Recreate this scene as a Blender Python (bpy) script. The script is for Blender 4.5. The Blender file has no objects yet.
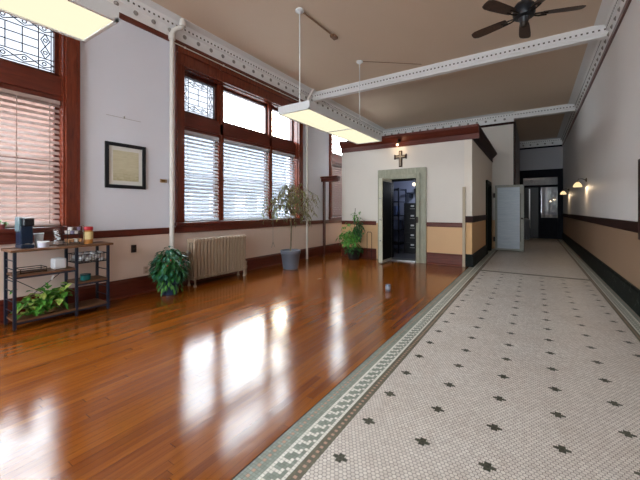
import bpy, bmesh, math, random
from mathutils import Vector, Matrix
S = bpy.context.scene
C = S.collection
R = math.radians
random.seed(7)

# ---------------------------------------------------------------- camera
cd = bpy.data.cameras.new('camera'); cam = bpy.data.objects.new('camera', cd); C.objects.link(cam)
cd.sensor_width = 36; cd.lens = 327 * 36 / 640; cd.shift_y = -30 / 640
cam.location = (0, 0, 1.4); cam.rotation_euler = (R(90), 0, R(33.08))
cd.clip_start = 0.05; cd.clip_end = 300
S.camera = cam

# ---------------------------------------------------------------- sky and exposure
SKY = 4.0
GLOW = 7.0
LAMP = 0.21
S.view_settings.view_transform = 'Standard'; S.view_settings.look = 'None'
S.view_settings.gamma = 1; S.view_settings.use_curve_mapping = False
S.view_settings.exposure = 2.35
w = bpy.data.worlds.new('sky'); S.world = w; w.use_nodes = True
nt = w.node_tree; nt.nodes.clear()
out = nt.nodes.new('ShaderNodeOutputWorld'); bg = nt.nodes.new('ShaderNodeBackground')
tc = nt.nodes.new('ShaderNodeTexCoord')
dot = nt.nodes.new('ShaderNodeVectorMath'); dot.operation = 'DOT_PRODUCT'
sd = Vector((-1, 1.24, 0.47)).normalized(); dot.inputs[1].default_value = sd
nt.links.new(tc.outputs['Generated'], dot.inputs[0])
def wm(op, a, b=None):
    n = nt.nodes.new('ShaderNodeMath'); n.operation = op
    for i, x in enumerate((a, b)):
        if x is None: continue
        if isinstance(x, (int, float)): n.inputs[i].default_value = x
        else: nt.links.new(x, n.inputs[i])
    return n.outputs[0]
lobe = wm('POWER', wm('MAXIMUM', dot.outputs['Value'], 0.0), 110.0)
stren = wm('ADD', wm('MULTIPLY', lobe, GLOW), SKY)
mixc = nt.nodes.new('ShaderNodeMix'); mixc.data_type = 'RGBA'
nt.links.new(lobe, mixc.inputs[0])
mixc.inputs[6].default_value = (0.86, 0.93, 1.0, 1); mixc.inputs[7].default_value = (1.0, 0.86, 0.66, 1)
nt.links.new(mixc.outputs[2], bg.inputs[0]); nt.links.new(stren, bg.inputs[1]); nt.links.new(bg.outputs[0], out.inputs[0])

def portal(x, y, z, sx, sy, rot):
    l = bpy.data.lights.new('window_daylight', 'AREA'); l.shape = 'RECTANGLE'; l.size = sx; l.size_y = sy; l.cycles.is_portal = True
    o = bpy.data.objects.new('window_daylight', l); C.objects.link(o); o.location = (x, y, z); o.rotation_euler = rot
portal(-5.85, 5.52, 2.63, 2.95, 3.6, (0, R(-90), 0)); portal(-5.85, 0.10, 2.63, 2.95, 3.6, (0, R(-90), 0)); portal(-5.85, 10.35, 2.63, 2.95, 2.5, (0, R(-90), 0))
portal(-2.15, -6.28, 2.5, 6.1, 3.8, (R(90), 0, 0))  # portal of the added rear fill window

# ---------------------------------------------------------------- node helpers and materials
def lin(h):
    h = h.lstrip('#'); o = []
    for i in (0, 2, 4):
        c = int(h[i:i+2], 16) / 255
        o.append(c / 12.92 if c <= 0.04045 else ((c + 0.055) / 1.055) ** 2.4)
    return (*o, 1)
class NT:
    def __init__(s, name):
        s.m = bpy.data.materials.new(name); s.m.use_nodes = True
        s.t = s.m.node_tree; s.t.nodes.clear()
        s.o = s.n('ShaderNodeOutputMaterial')
    def n(s, k): return s.t.nodes.new(k)
    def l(s, a, b): s.t.links.new(a, b)
    def put(s, x, sock):
        if x is None: return
        if hasattr(x, 'is_output'): s.l(x, sock)
        else: sock.default_value = x
    def M(s, op, a, b=None, c=None):
        n = s.n('ShaderNodeMath'); n.operation = op
        for i, x in enumerate((a, b, c)): s.put(x, n.inputs[i])
        return n.outputs[0]
    def pos(s):
        g = s.n('ShaderNodeNewGeometry'); x = s.n('ShaderNodeSeparateXYZ'); s.l(g.outputs['Position'], x.inputs[0])
        return x.outputs[0], x.outputs[1], x.outputs[2]
    def obj(s):
        return s.n('ShaderNodeTexCoord').outputs['Object']
    def vec(s, x, y, z=0.0):
        n = s.n('ShaderNodeCombineXYZ'); s.put(x, n.inputs[0]); s.put(y, n.inputs[1]); s.put(z, n.inputs[2]); return n.outputs[0]
    def scale(s, v, k):
        n = s.n('ShaderNodeMapping'); s.l(v, n.inputs[0]); n.inputs['Scale'].default_value = k; return n.outputs[0]
    def noise(s, v, sc, det=3.0, rough=0.55, dist=0.0):
        n = s.n('ShaderNodeTexNoise'); s.put(v, n.inputs['Vector'])
        n.inputs['Scale'].default_value = sc; n.inputs['Detail'].default_value = det
        n.inputs['Roughness'].default_value = rough; n.inputs['Distortion'].default_value = dist
        return n.outputs['Fac']
    def white(s, v):
        n = s.n('ShaderNodeTexWhiteNoise'); n.noise_dimensions = '3D'; s.l(v, n.inputs['Vector']); return n.outputs['Value']
    def mix(s, f, a, b):
        n = s.n('ShaderNodeMix'); n.data_type = 'RGBA'; s.put(f, n.inputs[0]); s.put(a, n.inputs[6]); s.put(b, n.inputs[7]); return n.outputs[2]
    def ramp(s, f, stops):
        n = s.n('ShaderNodeValToRGB'); s.put(f, n.inputs[0]); e = n.color_ramp.elements
        while len(e) < len(stops): e.new(0.5)
        for q, (p, c) in zip(e, stops): q.position = p; q.color = c
        return n.outputs[0]
    def maprange(s, f, a, b, c, d):
        n = s.n('ShaderNodeMapRange'); s.put(f, n.inputs[0])
        for i, x in enumerate((a, b, c, d)): n.inputs[1 + i].default_value = x
        return n.outputs[0]
    def bump(s, h, st, dist=0.01):
        n = s.n('ShaderNodeBump'); n.inputs['Strength'].default_value = st; n.inputs['Distance'].default_value = dist
        s.l(h, n.inputs['Height']); return n.outputs[0]
    def bsdf(s, col, rough=0.5, metal=0.0, spec=0.5, normal=None, **kw):
        b = s.n('ShaderNodeBsdfPrincipled')
        s.put(col, b.inputs['Base Color']); s.put(rough, b.inputs['Roughness']); s.put(metal, b.inputs['Metallic'])
        b.inputs['Specular IOR Level'].default_value = spec
        if normal is not None: s.l(normal, b.inputs['Normal'])
        for k, v in kw.items(): s.put(v, b.inputs[k.replace('_', ' ')])
        s.l(b.outputs[0], s.o.inputs[0]); return b
def plain(name, hexc, rough=0.5, metal=0.0, spec=0.4, var=0.12, sc=9.0):
    t = NT(name); c = lin(hexc)
    f = t.noise(t.obj(), sc, 4)
    d = tuple(x * (1 - var) for x in c[:3]) + (1,); e = tuple(min(1, x * (1 + var)) for x in c[:3]) + (1,)
    t.bsdf(t.mix(f, d, e), rough, metal, spec); return t.m
def wood(name, dark, light, stretch, rough=0.3, spec=0.5):
    t = NT(name); v = t.scale(t.obj(), stretch)
    f = t.noise(v, 5.0, 6, 0.6, 0.6); g = t.noise(v, 22.0, 3)
    f2 = t.M('ADD', t.M('MULTIPLY', f, 0.7), t.M('MULTIPLY', g, 0.3))
    t.bsdf(t.ramp(f2, [(0.32, lin(dark)), (0.68, lin(light))]), rough, 0, spec, t.bump(g, 0.06)); return t.m
M = {}
def wallpaint(name, up, low, z, upv=0.05):
    t = NT(name); x, y, zz = t.pos()
    f = t.noise(t.vec(x, y, zz), 0.9, 4, 0.6); fine = t.noise(t.vec(x, y, zz), 45.0, 2)
    u = t.mix(f, tuple(c * (1 - upv) for c in lin(up)[:3]) + (1,), tuple(min(1, c * (1 + upv)) for c in lin(up)[:3]) + (1,))
    l = t.mix(f, tuple(c * 0.92 for c in lin(low)[:3]) + (1,), tuple(min(1, c * 1.08) for c in lin(low)[:3]) + (1,))
    t.bsdf(t.mix(t.M('GREATER_THAN', zz, z), l, u), 0.55, 0, 0.3, t.bump(fine, 0.05, 0.004)); return t.m
M['wall_left'] = wallpaint('paint_two_tone', '#e0e2ec', '#e0c9bc', 1.03)
M['wall_block'] = wallpaint('paint_two_tone_warm', '#d2cac1', '#cda57b', 1.03)
M['wall_right'] = wallpaint('paint_two_tone_hall', '#e4e0de', '#967a63', 1.16)
M['wall_side'] = wallpaint('paint_two_tone_side', '#d9cfc2', '#cda372', 1.16)
M['wall_grey'] = wallpaint('paint_grey', '#a9a6ab', '#8f8a88', 1.1)
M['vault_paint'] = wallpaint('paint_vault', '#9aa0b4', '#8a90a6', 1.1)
def mk_ceiling():
    t = NT('ceiling_paint'); x, y, z = t.pos()
    f = t.noise(t.vec(x, y, z), 0.5, 5, 0.6)
    t.bsdf(t.mix(f, lin('#d2bba4'), lin('#dcc7b1')), 0.6, 0, 0.3); return t.m
M['ceiling'] = mk_ceiling()
M['white_trim'] = plain('white_plaster_trim', '#e9e7e6', 0.5, var=0.04)
M['rosette'] = plain('rosette_shadow_grey', '#8f8984', 0.6)
M['dark_dot'] = plain('dentil_gap', '#5c534c', 0.7)
M['cherry'] = wood('cherry_wood', '#34120c', '#5c2617', (6, 6, 0.6), 0.28)
M['cherry_h'] = wood('cherry_wood_rail', '#4a1c12', '#702e1e', (6, 0.5, 6), 0.28)
M['cherry_x'] = wood('cherry_wood_crown', '#4a2017', '#6b3326', (0.5, 6, 6), 0.4, 0.25)
M['casing'] = wood('window_casing_wood', '#4f1d10', '#7a3520', (6, 6, 0.6), 0.25)
M['dark_wood'] = wood('dark_wood', '#1c0d0a', '#38190f', (5, 5, 0.6), 0.5, 0.2)
M['dark_rail'] = wood('dark_rail', '#20100e', '#341a15', (5, 0.6, 5), 0.6, 0.12)
M['navy_wood'] = wood('painted_dark_frame', '#0a0a12', '#14151f', (5, 5, 0.6), 0.6, 0.1)
def mk_marble():
    t = NT('black_marble'); v = t.obj()
    f = t.noise(v, 6.0, 8, 0.65, 1.8)
    t.bsdf(t.ramp(f, [(0.40, lin('#070a09')), (0.60, lin('#0e1512')), (0.63, lin('#5d6a60')), (0.66, lin('#0c120f'))]), 0.5, 0, 0.1); return t.m
M['marble'] = mk_marble()

def mk_floor_wood():
    t = NT('polished_strip_floor'); x, y, z = t.pos()
    wd = 0.057
    u = t.M('DIVIDE', x, wd); row = t.M('FLOOR', u); fr = t.M('FRACT', u)
    r1 = t.white(t.vec(row, 3.0, 1.0))
    ys = t.M('ADD', t.M('DIVIDE', y, 1.7), t.M('MULTIPLY', r1, 7.0)); seg = t.M('FLOOR', ys); fy = t.M('FRACT', ys)
    r2 = t.white(t.vec(row, seg, 5.0))
    g = t.noise(t.vec(t.M('ADD', t.M('MULTIPLY', x, 60.0), t.M('MULTIPLY', r2, 40.0)), t.M('MULTIPLY', y, 2.5), 0.0), 1.0, 5, 0.6)
    f = t.M('ADD', t.M('MULTIPLY', r2, 0.3), t.M('MULTIPLY', g, 0.7))
    col = t.ramp(f, [(0.2, lin('#68320a')), (0.5, lin('#82450f')), (0.85, lin('#9b5a1a'))])
    gap = t.M('MAXIMUM', t.M('LESS_THAN', fr, 0.03), t.M('LESS_THAN', fy, 0.0018))
    col = t.mix(t.M('MULTIPLY', gap, 0.75), col, lin('#2a0f05'))
    wear = t.noise(t.vec(x, t.M('MULTIPLY', y, 0.5), 0.0), 1.3, 5, 0.6)
    rough = t.maprange(wear, 0.3, 0.75, 0.08, 0.19)
    cup = t.M('POWER', t.M('ABSOLUTE', t.M('SUBTRACT', fr, 0.5)), 2.0)
    rip = t.noise(t.vec(t.M('MULTIPLY', x, 1.0), t.M('MULTIPLY', y, 0.6), 0.0), 9.0, 2)
    fine = t.noise(t.vec(x, y, 0.0), 110.0, 2)
    h = t.M('ADD', t.M('MULTIPLY', rip, 0.6), t.M('MULTIPLY', fine, 0.22))
    b = t.bsdf(col, rough, 0, 0.55, t.bump(h, 0.24, 0.006)); return t.m
M['floor_wood'] = mk_floor_wood()

X0, XL, XR, X1 = -1.315, -1.015, 0.95, 1.20      # wood edge, left field edge, right field edge, right wall
YB = 8.42
def mk_tile():
    t = NT('hexagon_mosaic'); x, y, z = t.pos()
    sx = 0.3525 / 14; sy = 0.384 / 18 / 0.8660254
    px = t.M('DIVIDE', t.M('ADD', x, 0.5615 + 0.3525 * 40), sx); py = t.M('DIVIDE', t.M('ADD', y, -1.997 + 0.384 * 40), sy)
    def cell(ox, oy):
        a = t.M('ADD', px, ox); b = t.M('ADD', py, oy)
        gx = t.M('SUBTRACT', t.M('MODULO', a, 1.0), 0.5); gy = t.M('SUBTRACT', t.M('MODULO', b, 1.7320508), 0.8660254)
        d = t.M('ADD', t.M('MULTIPLY', gx, gx), t.M('MULTIPLY', gy, gy)); return gx, gy, d
    ax, ay, da = cell(0.5, 0.8660254); bx, by, db = cell(0.0, 0.0)
    s = t.M('LESS_THAN', da, db)
    def sel(p, q): return t.M('ADD', q, t.M('MULTIPLY', s, t.M('SUBTRACT', p, q)))
    gx, gy = sel(ax, bx), sel(ay, by)
    agx, agy = t.M('ABSOLUTE', gx), t.M('ABSOLUTE', gy)
    edge = t.M('MAXIMUM', agx, t.M('ADD', t.M('MULTIPLY', agx, 0.5), t.M('MULTIPLY', agy, 0.8660254)))
    grout = t.maprange(edge, 0.425, 0.475, 0.0, 1.0)
    ix, iy = t.M('SUBTRACT', px, gx), t.M('SUBTRACT', py, gy)
    rnd = t.white(t.vec(t.M('ROUND', t.M('MULTIPLY', ix, 2)), t.M('ROUND', t.M('MULTIPLY', iy, 2)), 0.0))
    qx = t.M('ABSOLUTE', t.M('SUBTRACT', t.M('MODULO', t.M('ADD', ix, 7.0), 14.0), 7.0))
    ly = 18 * 0.8660254
    qy = t.M('ABSOLUTE', t.M('SUBTRACT', t.M('MODULO', t.M('ADD', iy, ly / 2), ly), ly / 2))
    AND = lambda a, b: t.M('MULTIPLY', a, b)
    OR = lambda a, b: t.M('MAXIMUM', a, b)
    LT = lambda a, b: t.M('LESS_THAN', a, b)
    GT = lambda a, b: t.M('GREATER_THAN', a, b)
    qx = t.M('ABSOLUTE', t.M('SUBTRACT', t.M('MODULO', t.M('ADD', px, 7.0), 14.0), 7.0))
    qy = t.M('ABSOLUTE', t.M('SUBTRACT', t.M('MODULO', t.M('ADD', py, ly / 2), ly), ly / 2))
    cross = OR(AND(LT(qx, 1.75), LT(qy, 0.5)), AND(LT(qx, 0.72), LT(qy, 1.35)))
    field = AND(AND(GT(x, XL + 0.04), LT(x, XR - 0.04)), LT(y, YB - 0.2))
    cross = AND(cross, field)
    dirt = t.noise(t.vec(x, y, 0.0), 1.1, 5, 0.65)
    c0 = t.ramp(rnd, [(0.0, lin('#d3ccc5')), (0.5, lin('#ded8d1')), (1.0, lin('#e8e3dc'))])
    c0 = t.mix(t.maprange(dirt, 0.35, 0.75, 0.0, 0.35), c0, lin('#bfab9b'))
    c0 = t.mix(cross, c0, t.mix(rnd, lin('#33372c'), lin('#474a3b')))
    hexc = t.mix(grout, c0, lin('#625850'))
    # borders: square tesserae in long rows
    def border(dist, width, along):
        n = 14.0; tw = width / n
        r = t.M('FLOOR', t.M('DIVIDE', dist, tw)); rf = t.M('FRACT', t.M('DIVIDE', dist, tw))
        k = t.M('FLOOR', t.M('DIVIDE', along, tw)); kf = t.M('FRACT', t.M('DIVIDE', along, tw))
        eq = lambda v: LT(t.M('ABSOLUTE', t.M('SUBTRACT', r, v)), 0.5)
        rr = t.white(t.vec(r, k, 2.0))
        green = t.mix(rr, lin('#7d877b'), lin('#949e92')); dgreen = t.mix(rr, lin('#5d5a4b'), lin('#6f6b58'))
        white_ = t.mix(rr, lin('#dedcd3'), lin('#eae8e0'))
        pink = lin('#b79480')
        col = green
        even = LT(t.M('MODULO', k, 2.0), 0.5)
        col = t.mix(AND(eq(2.0), even), col, pink)
        white_row = OR(eq(5.0), eq(10.0))
        m = t.M('MODULO', k, 4.0)
        me = OR(OR(AND(eq(6.0), LT(m, 1.5)), AND(eq(7.0), AND(GT(m, 0.5), LT(m, 1.5)))), OR(AND(eq(8.0), AND(GT(m, 0.5), LT(m, 2.5))), AND(eq(9.0), GT(m, 2.5))))
        col = t.mix(OR(white_row, me), col, white_)
        col = t.mix(GT(r, 10.5), col, dgreen)
        col = t.mix(AND(eq(12.0), even), col, pink)
        g = OR(OR(LT(rf, 0.07), GT(rf, 0.93)), OR(LT(kf, 0.07), GT(kf, 0.93)))
        return t.mix(LT(dist, 0.007), t.mix(t.M('MULTIPLY', g, 0.6), col, lin('#54504a')), lin('#17100b'))
    ya = t.M('ADD', y, 40.0)
    left = border(t.M('SUBTRACT', x, X0), XL - X0, ya)
    right = border(t.M('SUBTRACT', X1 - 0.0, x), X1 - XR, ya)
    col = t.mix(LT(x, XL), hexc, left); col = t.mix(GT(x, XR), col, right)
    rr = t.white(t.vec(t.M('FLOOR', t.M('DIVIDE', x, 0.022)), t.M('FLOOR', t.M('DIVIDE', y, 0.022)), 0.0))
    cband = AND(AND(GT(y, YB - 0.07), LT(y, YB + 0.07)), AND(GT(x, XL), LT(x, XR)))
    col = t.mix(cband, col, t.mix(rr, lin('#5d5a4b'), lin('#6f6b58')))
    dl = t.noise(t.vec(x, y, 0.0), 5.0, 4)
    rough = t.maprange(dl, 0.3, 0.7, 0.32, 0.5)
    t.bsdf(col, rough, 0, 0.4, t.bump(t.M('SUBTRACT', 1.0, grout), 0.15, 0.002)); return t.m
M['tile'] = mk_tile()

def mk_glass():
    t = NT('window_glass'); a = t.n('ShaderNodeBsdfTransparent'); a.inputs[0].default_value = (0.96, 0.98, 0.98, 1)
    g = t.n('ShaderNodeBsdfGlossy'); g.inputs['Roughness'].default_value = 0.02
    m = t.n('ShaderNodeMixShader'); m.inputs[0].default_value = 0.06
    t.l(a.outputs[0], m.inputs[1]); t.l(g.outputs[0], m.inputs[2]); t.l(m.outputs[0], t.o.inputs[0]); return t.m
M['glass'] = mk_glass()
def mk_leaded():
    t = NT('leaded_glass'); v = t.obj()
    a = t.n('ShaderNodeBsdfTransparent'); a.inputs[0].default_value = (0.37, 0.375, 0.39, 1)
    tr = t.n('ShaderNodeBsdfTranslucent'); f = t.noise(v, 12.0, 3)
    t.l(t.mix(f, lin('#5c5f6a'), lin('#6a6960')), tr.inputs[0])
    m = t.n('ShaderNodeMixShader'); m.inputs[0].default_value = 0.35
    t.l(a.outputs[0], m.inputs[1]); t.l(tr.outputs[0], m.inputs[2]); t.l(m.outputs[0], t.o.inputs[0]); return t.m
M['leaded'] = mk_leaded()
def emit(name, hexc, s):
    t = NT(name); e = t.n('ShaderNodeEmission'); f = t.noise(t.obj(), 3.0, 2)
    t.l(t.mix(f, lin(hexc), tuple(min(1, c * 1.03) for c in lin(hexc)[:3]) + (1,)), e.inputs[0]); e.inputs[1].default_value = s
    t.l(e.outputs[0], t.o.inputs[0]); return t.m
def slatmat(name, col, tr):
    t = NT(name); f = t.noise(t.obj(), 6.0, 3); c = t.mix(f, lin(col), tuple(x * .93 for x in lin(col)[:3]) + (1,))
    d = t.n('ShaderNodeBsdfPrincipled'); t.l(c, d.inputs['Base Color']); d.inputs['Roughness'].default_value = .4
    r = t.n('ShaderNodeBsdfTranslucent'); t.l(c, r.inputs[0])
    m = t.n('ShaderNodeMixShader'); m.inputs[0].default_value = tr
    t.l(d.outputs[0], m.inputs[1]); t.l(r.outputs[0], m.inputs[2]); t.l(m.outputs[0], t.o.inputs[0]); return t.m
M['slat'] = slatmat('white_blind_slat', '#d3d6de', .12)
M['slat_wood'] = slatmat('pale_wood_blind_slat', '#b09a92', .03)
M['slat_dark'] = slatmat('brown_blind_slat', '#4a2c22', .01)
M['metal_white'] = plain('white_enamel', '#d6d7d8', 0.35, var=0.03)
M['pipe'] = plain('cream_pipe_paint', '#d3ccc4', 0.4, var=0.04)
M['radiator'] = plain('beige_radiator_paint', '#a28d79', 0.4, var=0.06)
M['black'] = plain('black_metal', '#15171d', 0.4, var=0.2)
M['navy'] = plain('blue_black_steel', '#1d2433', 0.45, var=0.15)
M['steel'] = plain('brushed_steel', '#9a9a98', 0.35, 0.9)
M['brass'] = plain('aged_brass', '#8a6a3a', 0.35, 0.9)
M['bronze'] = plain('dark_bronze', '#2a2019', 0.4, 0.6)
M['rustic'] = wood('rustic_board', '#4a2d1a', '#80583a', (5, 0.5, 5), 0.5)
M['vault_frame'] = wood('weathered_steel_frame', '#7c7a66', '#9b9a86', (3, 3, 0.7), 0.45)
M['vault_dark'] = plain('olive_black_steel', '#16180f', 0.6, spec=.1, var=0.25)
M['vault_leaf'] = wood('grey_steel_leaf', '#8c97a3', '#a3adb7', (0.4, 0.4, 7), 0.4)
M['leaf_frame'] = plain('worn_cream_steel', '#7b7b72', 0.45, var=0.2)

# ---------------------------------------------------------------- mesh builder
class MB:
    def __init__(s): s.v = []; s.f = []; s.m = []
    def add(s, vs, fs, m=0):
        b = len(s.v); s.v += [tuple(p) for p in vs]
        for f in fs: s.f.append([b + i for i in f]); s.m.append(m)
        return s
    def box(s, x0, x1, y0, y1, z0, z1, m=0):
        v = [(x, y, z) for x in (x0, x1) for y in (y0, y1) for z in (z0, z1)]
        return s.add(v, [(0, 1, 3, 2), (4, 6, 7, 5), (0, 4, 5, 1), (2, 3, 7, 6), (0, 2, 6, 4), (1, 5, 7, 3)], m)
    def obox(s, c, sx, sy, sz, rz=0, rx=0, ry=0, m=0):
        mt = Matrix.Translation(c) @ Matrix.Rotation(rz, 4, 'Z') @ Matrix.Rotation(ry, 4, 'Y') @ Matrix.Rotation(rx, 4, 'X')
        v = [mt @ Vector((x * sx / 2, y * sy / 2, z * sz / 2)) for x in (-1, 1) for y in (-1, 1) for z in (-1, 1)]
        return s.add(v, [(0, 1, 3, 2), (4, 6, 7, 5), (0, 4, 5, 1), (2, 3, 7, 6), (0, 2, 6, 4), (1, 5, 7, 3)], m)
    def tube(s, pts, r, n=8, m=0, r2=None):
        pts = [Vector(p) for p in pts]; k = len(pts); vs = []
        for i, p in enumerate(pts):
            d = (pts[min(i + 1, k - 1)] - pts[max(i - 1, 0)]).normalized()
            a = d.orthogonal().normalized() if i == 0 else (a - d * a.dot(d)).normalized()
            b = d.cross(a)
            rr = r if r2 is None else r + (r2 - r) * i / (k - 1)
            vs += [p + (a * math.cos(2 * math.pi * j / n) + b * math.sin(2 * math.pi * j / n)) * rr for j in range(n)]
        fs = [(i * n + j, i * n + (j + 1) % n, (i + 1) * n + (j + 1) % n, (i + 1) * n + j) for i in range(k - 1) for j in range(n)]
        fs += [tuple(reversed(range(n))), tuple(range((k - 1) * n, k * n))]
        return s.add(vs, fs, m)
    def lathe(s, prof, c=(0, 0, 0), n=24, m=0, mt=None):
        k = len(prof); vs = []
        for r, z in prof:
            for j in range(n):
                a = 2 * math.pi * j / n; p = Vector((max(r, 1e-4) * math.cos(a), max(r, 1e-4) * math.sin(a), z))
                if mt is not None: p = mt @ p
                vs.append(p + Vector(c))
        fs = [(i * n + j, i * n + (j + 1) % n, (i + 1) * n + (j + 1) % n, (i + 1) * n + j) for i in range(k - 1) for j in range(n)]
        fs += [tuple(reversed(range(n))), tuple(range((k - 1) * n, k * n))]
        return s.add(vs, fs, m)
    def prism(s, poly, axis, a, b, m=0):
        # poly: list of (p,q) in the two other axes in order
        n = len(poly); vs = []
        for t in (a, b):
            for p, q in poly:
                vs.append((t, p, q) if axis == 'x' else (p, t, q) if axis == 'y' else (p, q, t))
        fs = [(i, (i + 1) % n, n + (i + 1) % n, n + i) for i in range(n)] + [tuple(reversed(range(n))), tuple(range(n, 2 * n))]
        return s.add(vs, fs, m)
    def ball(s, c, r, m=0, n=8, sz=1.0):
        return s.lathe([(r * math.sin(math.pi * i / 6), -r * sz * math.cos(math.pi * i / 6)) for i in range(7)], c, n, m)
    def leaf(s, base, d, up, L, W, droop=0.3, m=0):
        d = Vector(d).normalized(); side = d.cross(Vector(up)); side = side.normalized() if side.length > 1e-4 else d.orthogonal().normalized()
        nrm = side.cross(d); b = Vector(base); pr = [(0, 0.04), (0.3, 0.85), (0.62, 0.9), (1, 0.03)]; vs = []
        for t, wv in pr:
            c = b + d * L * t - Vector((0, 0, 1)) * droop * L * t * t
            vs += [c - side * W / 2 * wv + nrm * W * 0.12 * wv, c - nrm * W * 0.05 * wv, c + side * W / 2 * wv + nrm * W * 0.12 * wv]
        fs = []
        for i in range(3):
            fs += [(i * 3, i * 3 + 1, i * 3 + 4, i * 3 + 3), (i * 3 + 1, i * 3 + 2, i * 3 + 5, i * 3 + 4)]
        return s.add(vs, fs, m)
    def build(s, name, mats, parent=None, smooth=False, bevel=0.0, kind=None, fix=True):
        me = bpy.data.meshes.new(name)
        off = Vector((0, 0, 0))
        p = parent
        while p is not None: off += p.location; p = p.parent
        me.from_pydata([tuple(Vector(v) - off) for v in s.v], [], s.f)
        if not isinstance(mats, (list, tuple)): mats = [mats]
        for q in mats: me.materials.append(q)
        for pl, mi in zip(me.polygons, s.m): pl.material_index = mi; pl.use_smooth = smooth
        if fix:
            bm = bmesh.new(); bm.from_mesh(me); bmesh.ops.recalc_face_normals(bm, faces=bm.faces); bm.to_mesh(me); bm.free()
        o = bpy.data.objects.new(name, me); C.objects.link(o)
        if parent is not None: o.parent = parent
        if bevel:
            md = o.modifiers.new('bevel', 'BEVEL'); md.width = bevel; md.segments = 2; md.limit_method = 'ANGLE'
        if smooth:
            md = o.modifiers.new('split', 'EDGE_SPLIT'); md.split_angle = R(50)
        if kind: o['kind'] = kind
        return o
def thing(name, label, cat, loc, group=None):
    o = bpy.data.objects.new(name, None); o.empty_display_size = 0.1; C.objects.link(o); o.location = loc
    o['label'] = label; o['category'] = cat
    if group: o['group'] = group
    return o
def tag(o, label, cat, group=None):
    o['label'] = label; o['category'] = cat
    if group: o['group'] = group
    return o
ST = 'structure'

# ---------------------------------------------------------------- room shell
WL, WR, YBK, YF, YE, ZC = -5.5, X1, -6.0, 13.4, 19.4, 4.84
OXL = -0.56     # left side of the far passage
def wall_with_openings(name, axis, c0, c1, a0, a1, z0, z1, holes, mat):
    b = MB(); cuts = sorted(holes); cur = a0
    def seg(p, q, r, t):
        if q - p < 1e-5 or t - r < 1e-5: return
        if axis == 'x': b.box(c0, c1, p, q, r, t)
        else: b.box(p, q, c0, c1, r, t)
    for h0, h1, hz0, hz1 in cuts:
        seg(cur, h0, z0, z1); seg(h0, h1, z0, hz0); seg(h0, h1, hz1, z1); cur = h1
    seg(cur, a1, z0, z1)
    return b.build(name, mat, kind=ST)
W_Z0, W_Z1 = 1.17, 4.08
W1 = (-1.685, 1.89); W2 = (3.735, 7.31); W3 = (9.10, 11.6)
wall_with_openings('wall_left', 'x', WL - 0.42, WL, YBK, YF, 0, ZC, [(*W1, W_Z0, W_Z1), (*W2, W_Z0, W_Z1), (*W3, W_Z0, W_Z1)], M['wall_left'])
wall_with_openings('wall_right', 'x', WR, WR + 0.2, YBK, YE + 4, 0, ZC, [], M['wall_right'])
wall_with_openings('wall_rear', 'y', YBK - 0.3, YBK, WL, WR, 0, ZC, [(-5.2, 0.9, 1.0, 3.9)], M['wall_left'])  # opening for the added rear fill window
wall_with_openings('wall_front', 'y', YF, YF + 0.2, WL - 0.42, OXL, 0, ZC, [], M['wall_block'])
MB().box(OXL - 0.2, OXL, YF + 0.2, YE + 4, 0, ZC).build('wall_passage', M['wall_grey'], kind=ST)
wall_with_openings('wall_end', 'y', YE, YE + 0.2, OXL, WR, 0, ZC, [(OXL + 0.12, WR - 0.12, 0, 3.0)], M['wall_grey'])
MB().box(OXL, WR, YE + 4, YE + 4.2, 0, ZC).build('wall_beyond', M['wall_grey'], kind=ST)
b = MB(); b.box(WL, X0, YBK, YF, -0.12, 0.0); b.build('floor', M['floor_wood'], kind=ST)
b = MB(); b.box(X0, WR, YBK, YE + 4, -0.12, -0.002); b.build('floor_tile', M['tile'], kind=ST)
MB().box(WL, WR, YBK, YE + 4, ZC, ZC + 0.15).build('ceiling', M['ceiling'], kind=ST)

# ---------------------------------------------------------------- vault block standing in the room
BX0, BX1, BY0, BZ = -4.9, -1.25, 8.75, 3.42
DX0, DX1, DZ = -3.41, -2.60, 2.25        # vault doorway
SY0, SY1, SZ = 11.62, 12.62, 2.22        # side doorway
wall_with_openings('wall_vault_front', 'y', BY0, BY0 + 0.35, BX0, -1.43, 0, BZ, [(DX0, DX1, 0, DZ)], M['wall_block'])
b = MB(); b.box(-1.43, BX1, BY0, BY0 + 0.35, 0, BZ); b.build('wall_vault_corner', M['wall_side'], kind=ST)
wall_with_openings('wall_vault_side', 'x', BX1 - 0.3, BX1, BY0 + 0.35, YF, 0, BZ, [(SY0, SY1, 0, SZ)], M['wall_side'])
MB().box(BX0, BX0 + 0.2, BY0 + 0.35, YF, 0, BZ).build('wall_vault_left', M['wall_block'], kind=ST)
MB().box(BX0 + 0.2, BX1 - 0.3, 11.2, 11.4, 0, 2.75).build('wall_vault_partition', M['vault_paint'], kind=ST)
MB().box(BX0 + 0.2, BX1 - 0.3, BY0 + 0.35, YF, 2.75, 2.85).build('ceiling_vault', M['vault_paint'], kind=ST)
MB().box(BX0, BX1, BY0, YF, BZ, BZ + 0.04).build('ceiling_vault_top', M['wall_block'], kind=ST)
MB().box(BX0 + 0.2, X0 - 0.25, BY0 + 0.35, 11.2, 0.0, 0.03).build('floor_vault', plain('grey_vault_floor', '#6d6f74', 0.5), kind=ST)
# inner faces of the vault room in blue grey paint
b = MB(); b.box(BX0 + 0.2, BX0 + 0.22, BY0 + 0.35, 11.2, 0.03, 2.75); b.box(BX1 - 0.32, BX1 - 0.3, BY0 + 0.35, 11.2, 0.03, 2.75)
b.build('wall_vault_lining', M['vault_paint'], kind=ST)

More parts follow.
